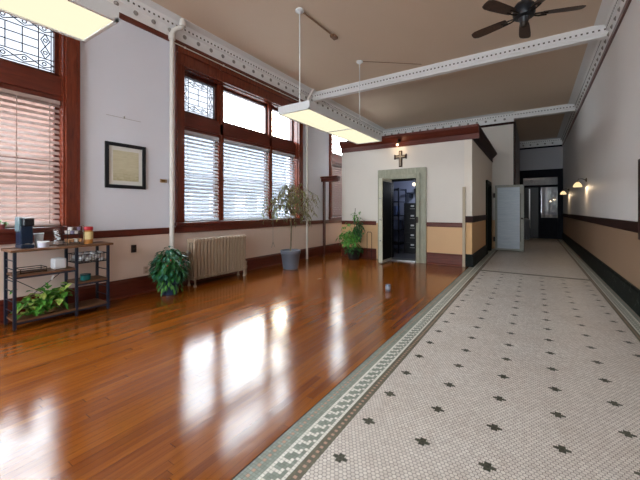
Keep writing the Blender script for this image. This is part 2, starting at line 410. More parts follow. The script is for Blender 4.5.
# ---------------------------------------------------------------- cornices, rails, baseboards
PRO = [(0, 4.52), (0.02, 4.52), (0.03, 4.55), (0.03, 4.70), (0.07, 4.72), (0.07, 4.78), (0.10, 4.815), (0.15, 4.82), (0.21, 4.83), (0.25, 4.835), (0.25, 4.84), (0, 4.84)]
RAIL = [(0, 4.44), (0.035, 4.44), (0.035, 4.52), (0, 4.52)]
def cornice(n, axis, wall, sgn, a, c, spacing=0.30, railmat='cherry_h'):
    b = MB(); ax = 'y' if axis == 'x' else 'x'
    P = lambda pr: [(wall + sgn * q, z) for q, z in pr]
    b.prism(P(PRO), ax, a, c, 0); b.prism(P(RAIL), ax, a, c, 1)
    k = int((c - a) / spacing)
    for i in range(k):
        t = a + (i + 0.5) * spacing
        mt = Matrix.Rotation(R(90) * sgn, 3, 'Y') if axis == 'x' else Matrix.Rotation(-R(90) * sgn, 3, 'X')
        p = (wall + sgn * 0.03, t, 4.635) if axis == 'x' else (t, wall + sgn * 0.03, 4.635)
        b.lathe([(0.040, 0), (0.038, 0.010), (0.024, 0.012), (0.018, 0.026), (0.0, 0.028)], p, 10, 2, mt)
    k = int((c - a) / 0.085)
    for i in range(k):
        t = a + (i + 0.5) * 0.085
        if axis == 'x': b.box(min(wall + sgn * .065, wall + sgn * .074), max(wall + sgn * .065, wall + sgn * .074), t - .016, t + .016, 4.735, 4.765, 3)
        else: b.box(t - .016, t + .016, min(wall + sgn * .065, wall + sgn * .074), max(wall + sgn * .065, wall + sgn * .074), 4.735, 4.765, 3)
    b.build('trim_%d' % n, [M['white_trim'], M[railmat], M['rosette'], M['dark_dot']], kind=ST)
cornice(1, 'x', WL, 1, YBK, YF)
cornice(2, 'x', WR, -1, YBK, YE, railmat='cherry_h')
cornice(3, 'y', YF, -1, WL, OXL, railmat='dark_rail')
cornice(4, 'y', YE, -1, OXL, WR, railmat='navy_wood')
def beam(n, y0, y1, xa, xb, zb=4.625):
    b = MB(); d = 0.015
    pr = [(y0, zb), (y0, zb + .03), (y0 - d, zb + .04), (y0 - d, zb + .08), (y0 - .03, zb + .09), (y0 - .03, zb + .15), (y0 - .045, zb + .165), (y0 - .07, 4.82), (y0 - .075, 4.84)]
    pr += [(y1 + (y0 - p), z) for p, z in reversed(pr)]
    b.prism(pr, 'x', xa, xb, 0)
    for i in range(int((xb - xa) / 0.085)):
        t = xa + (i + .5) * 0.085
        for yy in (y0 - .03, y1 + .03): b.box(t - .016, t + .016, yy - .005, yy + .005, zb + .105, zb + .135, 1)
    b.build('trim_%d' % n, [M['white_trim'], M['dark_dot']], kind=ST)
beam(5, 7.98, 8.12, WL + 0.03, WR - 0.03)
beam(6, 13.36, 13.6, OXL, WR - 0.03)
beam(14, 0.6, 0.74, WL + 0.03, WR - 0.03)
def rail(n, axis, wall, sgn, a, c, z0, z1, mat, pr=0.03):
    b = MB(); q = [(wall, z0), (wall + sgn * pr * .6, z0), (wall + sgn * pr, z0 + .02), (wall + sgn * pr, z1 - .03), (wall + sgn * pr * 1.3, z1 - .015), (wall + sgn * pr * 1.3, z1), (wall, z1)]
    b.prism(q, 'y' if axis == 'x' else 'x', a, c); return b.build(n if isinstance(n, str) else 'trim_%d' % n, M[mat], kind=ST)
def base(name, axis, wall, sgn, a, c, h, mat, pr=0.03, shoe=True):
    b = MB(); q = [(wall, 0), (wall + sgn * (pr + .015 if shoe else pr), 0), (wall + sgn * (pr + .015 if shoe else pr), .02), (wall + sgn * pr, .035), (wall + sgn * pr, h - .04), (wall + sgn * pr * .6, h - .02), (wall + sgn * pr * .6, h), (wall, h)]
    b.prism(q, 'y' if axis == 'x' else 'x', a, c); return b.build(name, M[mat], kind=ST)
for k, (a, c) in enumerate([(YBK, W1[0] - .16), (W1[1] + .16, W2[0] - .16), (W2[1] + .16, W3[0] - .13)]):
    rail(7 + k, 'x', WL, 1, a, c, .975, 1.085, 'cherry_h')
rail(10, 'x', WR, -1, YBK, YE, 1.09, 1.24, 'dark_rail')
rail(11, 'y', BY0, -1, BX0, DX0 - .36, .965, 1.08, 'cherry_x', .02); rail(12, 'y', BY0, -1, DX1 + .26, -1.47, .965, 1.08, 'cherry_x', .02)
rail(13, 'x', BX1, 1, BY0 - .02, SY0 - .14, 1.09, 1.25, 'dark_rail', .02)
b = MB(); b.box(-1.40, BX1, BY0 - .022, BY0, 1.09, 1.25); b.build('trim_15', M['dark_rail'], kind=ST)
base('baseboard_left', 'x', WL, 1, YBK, YF, .29, 'cherry_h')
base('baseboard_right', 'x', WR, -1, YBK, YE, .33, 'marble', .03, False)
base('baseboard_vault_left', 'y', BY0, -1, BX0, DX0 - .36, .29, 'cherry_x', .025)
base('baseboard_vault_right', 'y', BY0, -1, DX1 + .26, -1.47, .29, 'cherry_x', .025)
base('baseboard_vault_side', 'x', BX1, 1, BY0 - .03, SY0 - .14, .31, 'marble', .03, False)
b = MB(); b.box(-1.40, BX1, BY0 - .03, BY0, 0, .31); b.build('baseboard_vault_corner', M['marble'], kind=ST)
base('baseboard_passage', 'x', OXL, 1, YF + .2, YE, .3, 'dark_wood', .025)
# wood crown round the block
def crownpoly(o): return [(0, 3.14), (.03, 3.14), (.03, 3.17), (.02, 3.18), (.02, 3.27), (.05, 3.29), (.09, 3.33), (.14, 3.39), (.16, 3.40), (.16, 3.46), (0, 3.46)]
b = MB(); b.prism([(BY0 - q, z) for q, z in crownpoly(0)], 'x', BX0 - .02, BX1 + .16); b.build('trim_16', M['cherry_x'], kind=ST)
b = MB(); b.prism([(BX1 + q, z) for q, z in crownpoly(0)], 'y', BY0 - .0, YF); b.build('trim_17', M['dark_rail'], kind=ST)
# cream chase post at the end of the wood floor, corner trim at the passage opening
b = MB(); b.box(-1.465, -1.40, BY0 - .05, BY0, 0, 1.97); b.build('trim_18', plain('tan_post_paint', '#a8977f', .5), kind=ST, bevel=.004)
b = MB(); b.box(OXL - .02, OXL + .04, YF - .03, YF + .23, 0, 4.52); b.build('trim_19', M['dark_wood'], kind=ST)
# portal at the mouth of the alcove
b = MB(); b.box(-5.45, -5.39, 8.52, 8.60, 0, 2.27); b.box(-5.5, -4.90, 8.50, 8.62, 2.27, 2.37); b.box(-5.5, -4.90, 8.46, 8.64, 2.37, 2.43)
b.build('door_1', M['cherry'], kind=ST, bevel=.006)

# ---------------------------------------------------------------- windows
def leading(y0, y1, z0, z1, x):
    b = MB(); r = .007
    def bar(p, q): b.tube([(x, *p), (x, *q)], r, 4)
    wv, hz = y1 - y0, z1 - z0; bw = min(.17, wv * .22)
    for y in (y0 + .03, y0 + bw, y1 - bw, y1 - .03): bar((y, z0), (y, z1))
    for z in (z0 + .03, z0 + bw, z1 - bw, z1 - .03): bar((y0, z), (y1, z))
    n = max(2, int((wv - 2 * bw) / .16))
    for i in range(1, n): t = y0 + bw + (wv - 2 * bw) * i / n; bar((t, z0 + bw), (t, z1 - bw))
    for i in range(1, 3): t = z0 + bw + (hz - 2 * bw) * i / 3; bar((y0 + bw, t), (y1 - bw, t))
    def chain(horizontal, c, a0, a1):
        k = max(2, int((a1 - a0) / .17))
        for i in range(k):
            s0, s1 = a0 + (a1 - a0) * i / k, a0 + (a1 - a0) * (i + 1) / k; mm = (s0 + s1) / 2; h = bw * .3
            pts = [(s0, c), (mm, c + h), (s1, c), (mm, c - h), (s0, c)]
            if not horizontal: pts = [(q, p) for p, q in pts]
            for p, q in zip(pts, pts[1:]): bar(p, q)
            ring = [(mm + math.cos(t * math.pi / 4) * h * .45, c + math.sin(t * math.pi / 4) * h * .45) for t in range(9)]
            if not horizontal: ring = [(q, p) for p, q in ring]
            for p, q in zip(ring, ring[1:]): bar(p, q)
    for z in (z0 + bw / 2 + .01, z1 - bw / 2 - .01): chain(True, z, y0, y1)
    for y in (y0 + bw / 2 + .01, y1 - bw / 2 - .01): chain(False, y, z0 + bw, z1 - bw)
    return b
XG = -5.69
def window(n, y0, y1, mull, zt0=2.94, zt1=3.28, cas=.16, lead=()):
    b = MB()
    b.box(WL, WL + .05, y0 - cas, y0, 1.11, 4.08); b.box(WL, WL + .05, y1, y1 + cas, 1.11, 4.08)
    b.box(WL + .05, WL + .065, y0 - cas, y0 - cas + .035, 1.11, 4.08); b.box(WL + .05, WL + .065, y1 + cas - .035, y1 + cas, 1.11, 4.08)
    b.box(WL, WL + .05, y0 - cas, y1 + cas, 4.08, 4.44); b.box(WL + .05, WL + .07, y0 - cas, y1 + cas, 4.08, 4.13); b.box(WL + .05, WL + .085, y0 - cas, y1 + cas, 4.30, 4.44)
    b.box(-5.78, WL, y0 - .0, y0 + .02, 1.17, 4.08); b.box(-5.78, WL, y1 - .02, y1, 1.17, 4.08); b.box(-5.78, WL, y0, y1, 4.06, 4.08)
    root = b.build('window_%d' % n, M['casing'], kind=ST)
    b = MB(); b.box(-5.80, WL + .09, y0 - cas - .02, y1 + cas + .02, 1.11, 1.17); b.box(WL, WL + .035, y0 - cas, y1 + cas, .975, 1.11); b.box(WL + .035, WL + .05, y0 - cas, y1 + cas, .975, 1.0)
    b.build('window_sill', M['cherry_h'], root, bevel=.006)
    for q0, q1 in mull:
        b = MB(); b.box(-5.76, -5.59, q0, q1, 1.17, 4.06); b.box(-5.59, -5.575, q0 + .025, q1 - .025, 1.17, 4.06); b.build('mullion', M['casing'], root)
    b = MB(); b.box(-5.76, -5.575, y0 + .02, y1 - .02, zt0 + .06, zt1 - .06); b.box(-5.76, -5.60, y0 + .02, y1 - .02, zt0, zt1); b.build('transom', M['cherry_h'], root)
    es = [y0 + .02] + [e for q in mull for e in q] + [y1 - .02]
    for k in range(0, len(es), 2):
        a, c = es[k], es[k + 1]
        for z0, z1, low in ((1.17, zt0, True), (zt1, 4.06, False)):
            s = .05
            b = MB(); b.box(-5.72, -5.655, a, a + s, z0, z1); b.box(-5.72, -5.655, c - s, c, z0, z1); b.box(-5.72, -5.655, a, c, z0, z0 + s); b.box(-5.72, -5.655, a, c, z1 - s, z1)
            if low: b.box(-5.74, -5.66, a, c, 2.03, 2.09)
            sash = b.build('sash', M['cherry'], root)
            ld = (not low) and (k // 2 in lead)
            b = MB(); b.box(XG - .004, XG + .004, a + s, c - s, z0 + s, z1 - s); b.build('pane', M['leaded'] if ld else M['glass'], sash)
            if ld: leading(a + s, c - s, z0 + s, z1 - s, XG + .008).build('leading', M['black'], sash)
    return es
def blind(y0, y1, z0, z1, label, mat, tilt, group, cord=False, x=-5.60):
    t = thing('window_blind', label, 'blind', (x, (y0 + y1) / 2, z0), group)
    b = MB(); k = int((z1 - z0 - .08) / .072)
    for i in range(k):
        z = z0 + .05 + i * (z1 - z0 - .12) / (k - 1)
        b.obox((x, (y0 + y1) / 2, z), .066, y1 - y0, .003, 0, 0, tilt)
    b.build('slats', mat, t)
    MB().box(x - .025, x + .025, y0, y1, z1 - .05, z1).build('headrail', mat, t)
    MB().box(x - .025, x + .025, y0, y1, z0, z0 + .02).build('bottom_rail', mat, t)
    for yy in (y0 + .12, (y0 + y1) / 2, y1 - .12): MB().box(x + .026, x + .028, yy - .006, yy + .006, z0 + .02, z1 - .05).build('ladder_tape', mat, t)
    if cord:
        yy = y1 - .10; b = MB(); b.tube([(x + .05, yy, z1 - .06), (x + .16, yy, 1.4), (-5.36, yy, 1.16), (-5.36, yy, .62)], .004, 5)
        b.tube([(-5.36, yy, .62), (-5.36, yy - .05, .48)], .005, 5); b.tube([(-5.36, yy, .62), (-5.36, yy + .06, .49)], .005, 5)
        b.build('cord', M['steel'], t)
es1 = window(1, *W1, [(-.775, -.65), (.795, .92)], lead=(0, 1, 2))
es2 = window(2, *W2, [(4.65, 4.775), (6.22, 6.345)], lead=(0,))
es3 = window(3, *W3, [], lead=(), cas=.13)
G = 'white horizontal blinds in the wide window'
blind(es1[4] + .01, es1[5] - .01, 1.18, 2.93, 'open blind with reddish wooden slats in the window behind the rack', M['slat_wood'], R(48), 'window blinds')
blind(es2[0] + .01, es2[1] - .01, 1.18, 2.93, 'narrow white blind in the near column of the wide window', M['slat'], R(54), 'window blinds')
blind(es2[2] + .01, es2[3] - .01, 1.18, 2.93, 'broad white blind in the middle column of the wide window', M['slat'], R(57), 'window blinds', True)
blind(es2[4] + .01, es2[5] - .01, 1.18, 2.93, 'white blind behind the thin potted tree', M['slat'], R(54), 'window blinds')
blind(es3[0] + .01, es3[1] - .01, 1.18, 2.93, 'blind of the window tucked in the alcove beside the block', M['slat_dark'], R(74), 'window blinds')
# unseen rear window, added to fill the room with light from behind the viewer
b = MB()
for p in (-5.2, -3.2, -1.2, .8): b.box(p, p + .1, YBK - .15, YBK, 1.0, 3.9)
for z in (1.0, 2.7, 3.8): b.box(-5.2, .9, YBK - .15, YBK, z, z + .1)
root = b.build('window_4', M['casing'], kind=ST)
b = MB(); b.box(-5.2, .9, YBK - .09, YBK - .08, 1.0, 3.9); b.build('pane', M['glass'], root)

# ---------------------------------------------------------------- outside the windows
def mk_brick():
    t = NT('brick_facade'); x, y, z = t.pos()
    n = t.n('ShaderNodeTexBrick'); t.l(t.vec(y, z), n.inputs['Vector'])
    n.inputs['Scale'].default_value = 5; n.inputs['Color1'].default_value = lin('#42241a'); n.inputs['Color2'].default_value = lin('#4a281c'); n.inputs['Mortar'].default_value = lin('#4a3c34')
    t.bsdf(n.outputs['Color'], 0.8); return t.m
M['brick'] = mk_brick()
def building(label, x, y0, y1, h, mat, dx=5):
    t = thing('building', label, 'building', (x, (y0 + y1) / 2, -4), None)
    b = MB(); b.box(x - dx, x, y0, y1, -4, h); b.box(x - dx, x + .15, y0, y1, h, h + .3); b.build('wall', mat, t)
    k = max(2, int((y1 - y0) / 2.6))
    for i in range(k if x < -20 else 0):
        yc = y0 + (i + .5) * (y1 - y0) / k
        b = MB(); b.box(x, x + .06, yc - .6, yc + .6, 1.0, 2.9); f = b.build('window', M['metal_white'], t)
        b = MB(); b.box(x + .06, x + .07, yc - .5, yc + .5, 1.1, 2.8); b.build('pane', plain('far_pane', '#7d8794', .2), f)
building('brick building across the street seen through the slats behind the rack', -15, -9, 6.0, 5.4, M['brick'])
building('grey building across the street seen through the wide window', -24, 15.0, 33, 8.3, plain('grey_facade', '#555c66', .8))
building('added dark brick building screening the sky behind the alcove window blind', -12, 19.6, 30, 4.9, M['brick'], 2.5)  # put in to block bright sky behind the blind gaps
MB().box(-60, -5.95, -60, 60, -4.2, -4).build('ground', plain('street_grey', '#9a9a98', .9), kind=ST)

# ---------------------------------------------------------------- vault doorway
t = thing('vault_door', 'weathered grey-green steel vault doorway under the cross', 'vault door', (-3.0, BY0, 0))
b = MB()
for k, (i0, o) in enumerate(((0, .05), (.11, .075))):
    pass
cx0, cx1, cz = -3.70, -2.35, 2.53
b.box(cx0, DX0, BY0 - .06, BY0, 0, cz); b.box(DX1, cx1, BY0 - .06, BY0, 0, cz); b.box(DX0, DX1, BY0 - .06, BY0, DZ, cz)
b.build('frame', M['vault_frame'], t, bevel=.006)
b = MB(); b.box(DX0 - .13, DX0, BY0 - .10, BY0 - .06, 0, DZ + .12); b.box(DX1, DX1 + .10, BY0 - .10, BY0 - .06, 0, DZ + .12); b.box(DX0, DX1, BY0 - .10, BY0 - .06, DZ, DZ + .12)
b.build('inner_frame', M['vault_frame'], t, bevel=.006)
b = MB(); b.box(DX0, DX0 + .03, BY0 - .06, BY0 + .35, 0, DZ); b.box(DX1 - .03, DX1, BY0 - .06, BY0 + .35, 0, DZ); b.box(DX0, DX1, BY0 - .06, BY0 + .35, DZ - .03, DZ)
b.build('jamb', M['vault_dark'], t)
b = MB(); b.box(DX0 + .03, DX1 - .03, BY0 - .02, BY0 + .35, 0, .035); b.build('threshold', M['steel'], t)
# leaf opened out towards the room
b = MB(); b.box(DX0 + .04, DX0 + .14, 7.98, BY0 - .10, .03, DZ - .02); lf = b.build('door_leaf', plain('pale_leaf_edge', '#b3b09c', .45, var=.2), t, bevel=.005)
b = MB(); b.box(DX0 + .14, DX0 + .15, 8.0, BY0 - .14, .10, DZ - .10); b.build('inner_panel', M['vault_dark'], lf)
b = MB()
for z in (.35, 1.1, 1.9): b.tube([(DX0 + .03, BY0 - .11, z - .09), (DX0 + .03, BY0 - .11, z + .09)], .022, 8)
b.build('hinge', M['bronze'], lf)
b = MB(); b.tube([(DX0 + .04, 8.2, 1.05), (DX0 - .04, 8.2, 1.05)], .012, 8); b.tube([(DX0 - .04, 8.2, .95), (DX0 - .04, 8.2, 1.15)], .012, 8); b.build('handle', M['bronze'], lf, True)
b = MB()
for z in (.6, 1.15, 1.7): b.tube([(DX0 + .09, 7.98, z), (DX0 + .09, 7.94, z)], .02, 8)
b.build('bolt', M['steel'], lf, True)
b = MB(); b.box(DX1 + .012, DX1 + .06, BY0 - .13, BY0 - .10, 1.06, 1.22); b.build('lock_strike', M['bronze'], t)

# inside the vault
t = thing('filing_cabinet', 'black filing cabinet standing inside the vault', 'filing cabinet', (-3.15, 10.55, .03))
b = MB(); b.box(-3.45, -2.92, 10.2, 10.9, .03, 1.62); b.build('body', M['black'], t, bevel=.006)
for i in range(5):
    z = .08 + i * .305
    b = MB(); b.box(-3.43, -2.94, 10.18, 10.2, z, z + .29); d = b.build('drawer', M['black'], t, bevel=.004)
    b = MB(); b.box(-3.22, -3.12, 10.165, 10.18, z + .2, z + .25); b.build('label_holder', M['metal_white'], d)
    b = MB(); b.box(-3.24, -3.10, 10.155, 10.18, z + .13, z + .15); b.build('handle', M['steel'], d)
def shelfunit(): 
    t = thing('shelving_unit', 'dark steel shelving unit at the left of the vault interior', 'shelves', (-3.85, 10.4, .03))
    for xx in (-4.25, -3.58):
        for yy in (10.0, 10.7): MB().box(xx, xx + .04, yy, yy + .04, .03, 2.1).build('upright', M['navy'], t)
    for z in (.3, .75, 1.2, 1.65, 2.05): MB().box(-4.25, -3.54, 10.0, 10.74, z, z + .03).build('shelf', M['navy'], t)
shelfunit()
for i, (x, z, c) in enumerate(((-4.0, .33, '#5e6f94'), (-3.72, .78, '#6a7ba0'), (-3.78, 1.23, '#54648c'))):
    b = MB(); b.box(x - .13, x + .13, 10.05, 10.4, z, z + .3); o = b.build('storage_box', plain('box_blue%d' % i, c, .6), bevel=.005)
    tag(o, ('blue storage box on the lowest vault shelf', 'blue storage box on the second vault shelf', 'blue storage box on the middle vault shelf')[i], 'box', 'boxes on the vault shelves')
t = thing('wall_shelf', 'dark wall shelf high above the filing cabinet in the vault', 'shelf', (-3.1, 11.0, 1.95))
MB().box(-3.6, -2.75, 10.85, 11.2, 1.95, 1.99).build('board', M['navy'], t); MB().box(-3.5, -3.46, 10.9, 11.2, 1.8, 1.95).build('bracket', M['navy'], t); MB().box(-2.86, -2.82, 10.9, 11.2, 1.8, 1.95).build('bracket', M['navy'], t)
o = MB().box(-3.35, -2.95, 10.9, 11.15, 1.99, 2.12).build('ledger', M['black'], bevel=.01); tag(o, 'black ledger box lying on the high vault shelf', 'box')
t = thing('ceiling_bulb', 'bare bulb hanging under the vault ceiling', 'light bulb', (-3.06, 10.0, 2.75))
MB().tube([(-3.06, 10.0, 2.75), (-3.06, 10.0, 2.24)], .012, 8).build('cord', M['black'], t)
MB().ball((-3.06, 10.0, 2.19), .05, 0, 12).build('bulb', emit('vault_bulb', '#ffe0b8', 1.2), t, True)
ld = bpy.data.lights.new('bulb_light', 'POINT'); ld.energy = 3; ld.color = (.75, .82, 1); ld.shadow_soft_size = .06
lo = bpy.data.objects.new('bulb_light', ld); C.objects.link(lo); lo.parent = t; lo.location = (0, .35, -.62)

# cross and its lamp
t = thing('wall_cross', 'small dark framed wooden cross on the wall above the vault doorway', 'cross', (-3.05, BY0, 2.58))
cxx, czz = -3.05, 2.58
b = MB(); b.box(cxx - .045, cxx + .045, BY0 - .035, BY0, czz, czz + .45); b.box(cxx - .16, cxx + .16, BY0 - .033, BY0, czz + .24, czz + .33); b.build('cross_body', M['dark_wood'], t, bevel=.008)
b = MB(); b.box(cxx - .02, cxx + .02, BY0 - .045, BY0 - .035, czz + .03, czz + .42); b.box(cxx - .13, cxx + .13, BY0 - .043, BY0 - .033, czz + .265, czz + .305); b.build('inlay', plain('cross_inlay', '#8f8474', .5), t)
for sx in (-1, 1): MB().box(cxx + sx * .16 - .015, cxx + sx * .16 + .015, BY0 - .04, BY0, czz + .22, czz + .35).build('end_cap', M['dark_wood'], t, bevel=.005)
t = thing('accent_lamp', 'small accent lamp on the wooden crown above the cross', 'lamp', (-3.05, BY0 - .1, 3.28))
MB().lathe([(.05, 0), (.05, .03), (.02, .04), (.0, .04)], (-3.05, BY0 - .12, 3.27), 12).build('base', M['bronze'], t, True)
MB().tube([(-3.05, BY0 - .12, 3.30), (-3.06, BY0 - .17, 3.22)], .045, 10).build('socket', M['bronze'], t, True)
MB().ball((-3.075, BY0 - .19, 3.165), .035, 0, 12).build('bulb', emit('accent_bulb', '#ffd9a0', 1.2), t, True)
ld = bpy.data.lights.new('accent_light', 'POINT'); ld.energy = .5; ld.color = (1, .72, .42); ld.shadow_soft_size = .05
lo = bpy.data.objects.new('accent_light', ld); C.objects.link(lo); lo.parent = t; lo.location = (-.03, -.11, -.24)

# ---------------------------------------------------------------- side doorway and its open steel leaf
t = thing('side_doorway', 'dark steel doorway in the side of the block with its hinges', 'door frame', (BX1, 12.1, 0))
b = MB(); b.box(BX1, BX1 + .05, SY0 - .13, SY0, 0, SZ + .13); b.box(BX1, BX1 + .05, SY1, SY1 + .13, 0, SZ + .13); b.box(BX1, BX1 + .05, SY0, SY1, SZ, SZ + .13); b.build('frame', M['vault_dark'], t)
b = MB(); b.box(BX1 - .3, BX1, SY0, SY0 + .03, 0, SZ); b.box(BX1 - .3, BX1, SY1 - .03, SY1, 0, SZ); b.box(BX1 - .3, BX1, SY0, SY1, SZ - .03, SZ); b.build('jamb', M['vault_dark'], t)
b = MB(); b.box(BX1 - .3, BX1 - .26, SY0 + .03, SY1 - .03, 0, SZ - .03); b.build('dark_interior_sheet', M['black'], t)  # black sheet standing in for the shaded interior
t = thing('steel_door', 'grey panelled steel door standing open across the hall', 'door', (-1.1, 12.74, .02))
lx0, lx1, ly0, ly1, lz = -1.09, -.25, 12.68, 12.80, 2.24
MB().box(lx0, lx1, ly0 + .03, ly1, .03, lz).build('door_slab', M['leaf_frame'], t, bevel=.006)
b = MB(); b.box(lx0, lx0 + .07, ly0, ly0 + .03, .03, lz); b.box(lx1 - .12, lx1, ly0, ly0 + .03, .03, lz); b.box(lx0 + .07, lx1 - .12, ly0, ly0 + .03, lz - .08, lz); b.box(lx0 + .07, lx1 - .12, ly0, ly0 + .03, .03, .10); b.build('rim', M['leaf_frame'], t, bevel=.004)
b = MB(); b.box(lx0 + .07, lx1 - .12, ly0 + .02, ly0 + .03, .10, lz - .08)
b.build('panel', M['vault_leaf'], t)
b = MB(); b.box(lx1 - .10, lx1 - .085, ly0 - .008, ly0, .35, 1.95); b.build('lock_bar', M['bronze'], t)
b = MB(); b.lathe([(.03, 0), (.03, .02), (.012, .03), (.012, .06), (.03, .07), (.03, .09), (.0, .1)], (lx1 - .05, ly0, 1.12), 12, 0, Matrix.Rotation(R(90), 3, 'X')); b.build('knob', M['bronze'], t, True)
for z in (.4, 1.9): MB().tube([(lx0 - .03, ly0 + .05, z - .08), (lx0 - .03, ly0 + .05, z + .08)], .035, 10).build('hinge', M['bronze'], t, True)

# ---------------------------------------------------------------- far end of the passage
b = MB(); a, c = OXL, WR
b.box(a, a + .14, YE - .05, YE + .2, 0, 3.02); b.box(c - .20, c, YE - .05, YE + .2, 0, 3.02); b.box(a, c, YE - .06, YE + .2, 3.0, 3.38); b.box(a + .14, c - .2, YE, YE + .15, 2.52, 2.63)
b.box(.22, .33, YE, YE + .15, 0, 2.52); b.build('door_2', M['navy_wood'], kind=ST)
root = bpy.data.objects['door_2']
b = MB(); b.box(.33, c - .2, YE + .05, YE + .10, 0, .95); b.box(.33, c - .2, YE + .05, YE + .1, .95, 1.02); b.build('lower_panel', M['navy_wood'], root)
b = MB(); b.box(.33, c - .2, YE + .07, YE + .08, 1.02, 2.52); b.build('pane', M['glass'], root)
b = MB(); b.box(a + .14, c - .2, YE + .07, YE + .08, 2.63, 3.0); b.build('transom_pane', M['glass'], root)
b = MB(); b.box(a + .14, .22, YE + .05, YE + .1, 0, 2.52); b.build('door_panel', M['black'], root)
b = MB(); b.box(-.17, -.12, YE + .0, YE + .05, .5, 2.45); b.build('push_bar', M['steel'], root)
t = thing('passage_light', 'lit tube fixture glowing beyond the transom at the far end', 'light', (0, YE + 2, 3.4))
MB().box(-.5, .1, YE + 1.5, YE + 2.6, 3.42, 3.5).build('housing', M['metal_white'], t); MB().box(-.45, .05, YE + 1.55, YE + 2.55, 3.40, 3.42).build('tube', emit('passage_tube', '#dfe8ff', 0.14), t)
MB().tube([(-.2, YE + 2, 3.5), (-.2, YE + 2, ZC - .002)], .012, 6).build('rod', M['steel'], t)
t = thing('metal_bin', 'grey metal bin standing past the open steel door', 'bin', (-.3, 18.4, 0))
b = MB(); b.lathe([(.14, 0), (.16, .05), (.17, .85), (.18, .86), (.16, .95), (.05, 1.0), (0, 1.0)], (-.3, 18.4, 0), 20); b.build('body', plain('bin_grey', '#6f7886', .4), t, True)

# ---------------------------------------------------------------- hanging fluorescent lights
def hanging(label, y0, y1, seam, rods):
    x0, x1, z = -3.81, -3.13, 3.096
    t = thing('hanging_light', label, 'light', ((x0 + x1) / 2, (y0 + y1) / 2, z), 'hanging tray lights')
    b = MB(); b.box(x0, x1, y0, y1, z + .03, z + .14); b.box(x0, x0 + .03, y0, y1, z, z + .03); b.box(x1 - .03, x1, y0, y1, z, z + .03)
    b.box(x0, x1, y0, y0 + .03, z, z + .03); b.box(x0, x1, y1 - .03, y1, z, z + .03); b.box(x0, x1, seam - .015, seam + .015, z, z + .03)
    b.build('housing', M['metal_white'], t)
    for a, c in ((y0 + .03, seam - .015), (seam + .015, y1 - .03)):
        MB().box(x0 + .03, x1 - .03, a, c, z + .012, z + .03).build('diffuser', M['diffuser'], t)
    for yy in rods:
        MB().tube([(-3.36, yy, z + .14), (-3.36, yy, ZC - .03)], .009, 8).build('rod', M['metal_white'], t)
        MB().lathe([(.075, ZC), (.075, ZC - .025), (.04, ZC - .05), (.012, ZC - .07), (0, ZC - .07)], (-3.36, yy, 0), 16).build('canopy', M['metal_white'], t, True)
M['diffuser'] = emit('fluorescent_diffuser', '#fff5d2', LAMP)
hanging('tray light hanging nearest the viewer by the framed print wall', -1.75, 1.483, -.1, (-1.2, 1.0))
hanging('tray light hanging in the room centre on two rods', 4.48, 7.60, 6.09, (4.52, 6.84))
for nm, pts, lab in (('ceiling_conduit', [(-3.33, 4.58, ZC - .02), (-3.29, 5.48, ZC - .02)], 'short brown conduit on the ceiling running to a small box'),
                     ('ceiling_conduit', [(-3.29, 6.86, ZC - .012), (-2.2, 7.75, ZC - .012)], 'thin cable run on the ceiling from the far canopy')):
    t = thing(nm, lab, 'conduit', pts[0])
    th = .016 if 'brown' in lab else .006
    MB().tube(pts, th, 8).build('tube', plain('conduit_paint', '#8a6a50', .5), t)
    if 'brown' in lab: MB().box(pts[1][0] - .05, pts[1][0] + .05, pts[1][1], pts[1][1] + .16, ZC - .05, ZC).build('junction_box', plain('conduit_box', '#7a5b44', .5), t, bevel=.008)

# ---------------------------------------------------------------- ceiling fan
fx, fy, fz = -.096, 4.87, 3.86
t = thing('ceiling_fan', 'dark five bladed ceiling fan on a downrod over the tiled hall', 'ceiling fan', (fx, fy, ZC))
MB().tube([(fx, fy, fz + .2), (fx, fy, ZC - .05)], .014, 10).build('downrod', M['bronze'], t)
MB().lathe([(.07, ZC), (.07, ZC - .03), (.03, ZC - .09), (0, ZC - .09)], (fx, fy, 0), 16).build('canopy', M['bronze'], t, True)
MB().lathe([(.0, -.09), (.045, -.09), (.055, -.06), (.06, -.03), (.115, -.02), (.125, .02), (.125, .10), (.09, .15), (.03, .17), (.025, .24), (0, .24)], (fx, fy, fz), 24).build('motor', M['black'], t, True)
MB().lathe([(0, -.14), (.03, -.14), (.04, -.12), (.045, -.085), (0, -.085)], (fx, fy, fz), 16).build('switch_housing', M['bronze'], t, True)
M['fan_blade'] = wood('fan_blade_walnut', '#2b1d15', '#49352a', (4, 4, 4), .35)
for i in range(5):
    an = R(90 + 72 * i); mt = Matrix.Translation((fx, fy, fz)) @ Matrix.Rotation(an, 4, 'Z')
    b = MB(); pr = [(.20, .052), (.30, .062), (.50, .072), (.60, .07), (.645, .05), (.655, .02)]
    top = [mt @ Matrix.Rotation(R(12), 4, 'X') @ Vector((x, y, .004)) for x, y in pr + [(x, -y) for x, y in reversed(pr)]]
    bot = [mt @ Matrix.Rotation(R(12), 4, 'X') @ Vector((x, y, -.004)) for x, y in pr + [(x, -y) for x, y in reversed(pr)]]
    n = len(top); b.add(top + bot, [tuple(range(n)), tuple(reversed(range(n, 2 * n)))] + [(k, (k + 1) % n, n + (k + 1) % n, n + k) for k in range(n)])
    bl = b.build('blade', M['fan_blade'], t)
    b = MB()
    for sy in (-.03, .03): b.tube([mt @ Vector((.10, sy * .5, -.005)), mt @ Vector((.17, sy, -.012)), mt @ Vector((.26, sy * .9, -.012))], .010, 6)
    b.build('blade_iron', M['bronze'], bl)

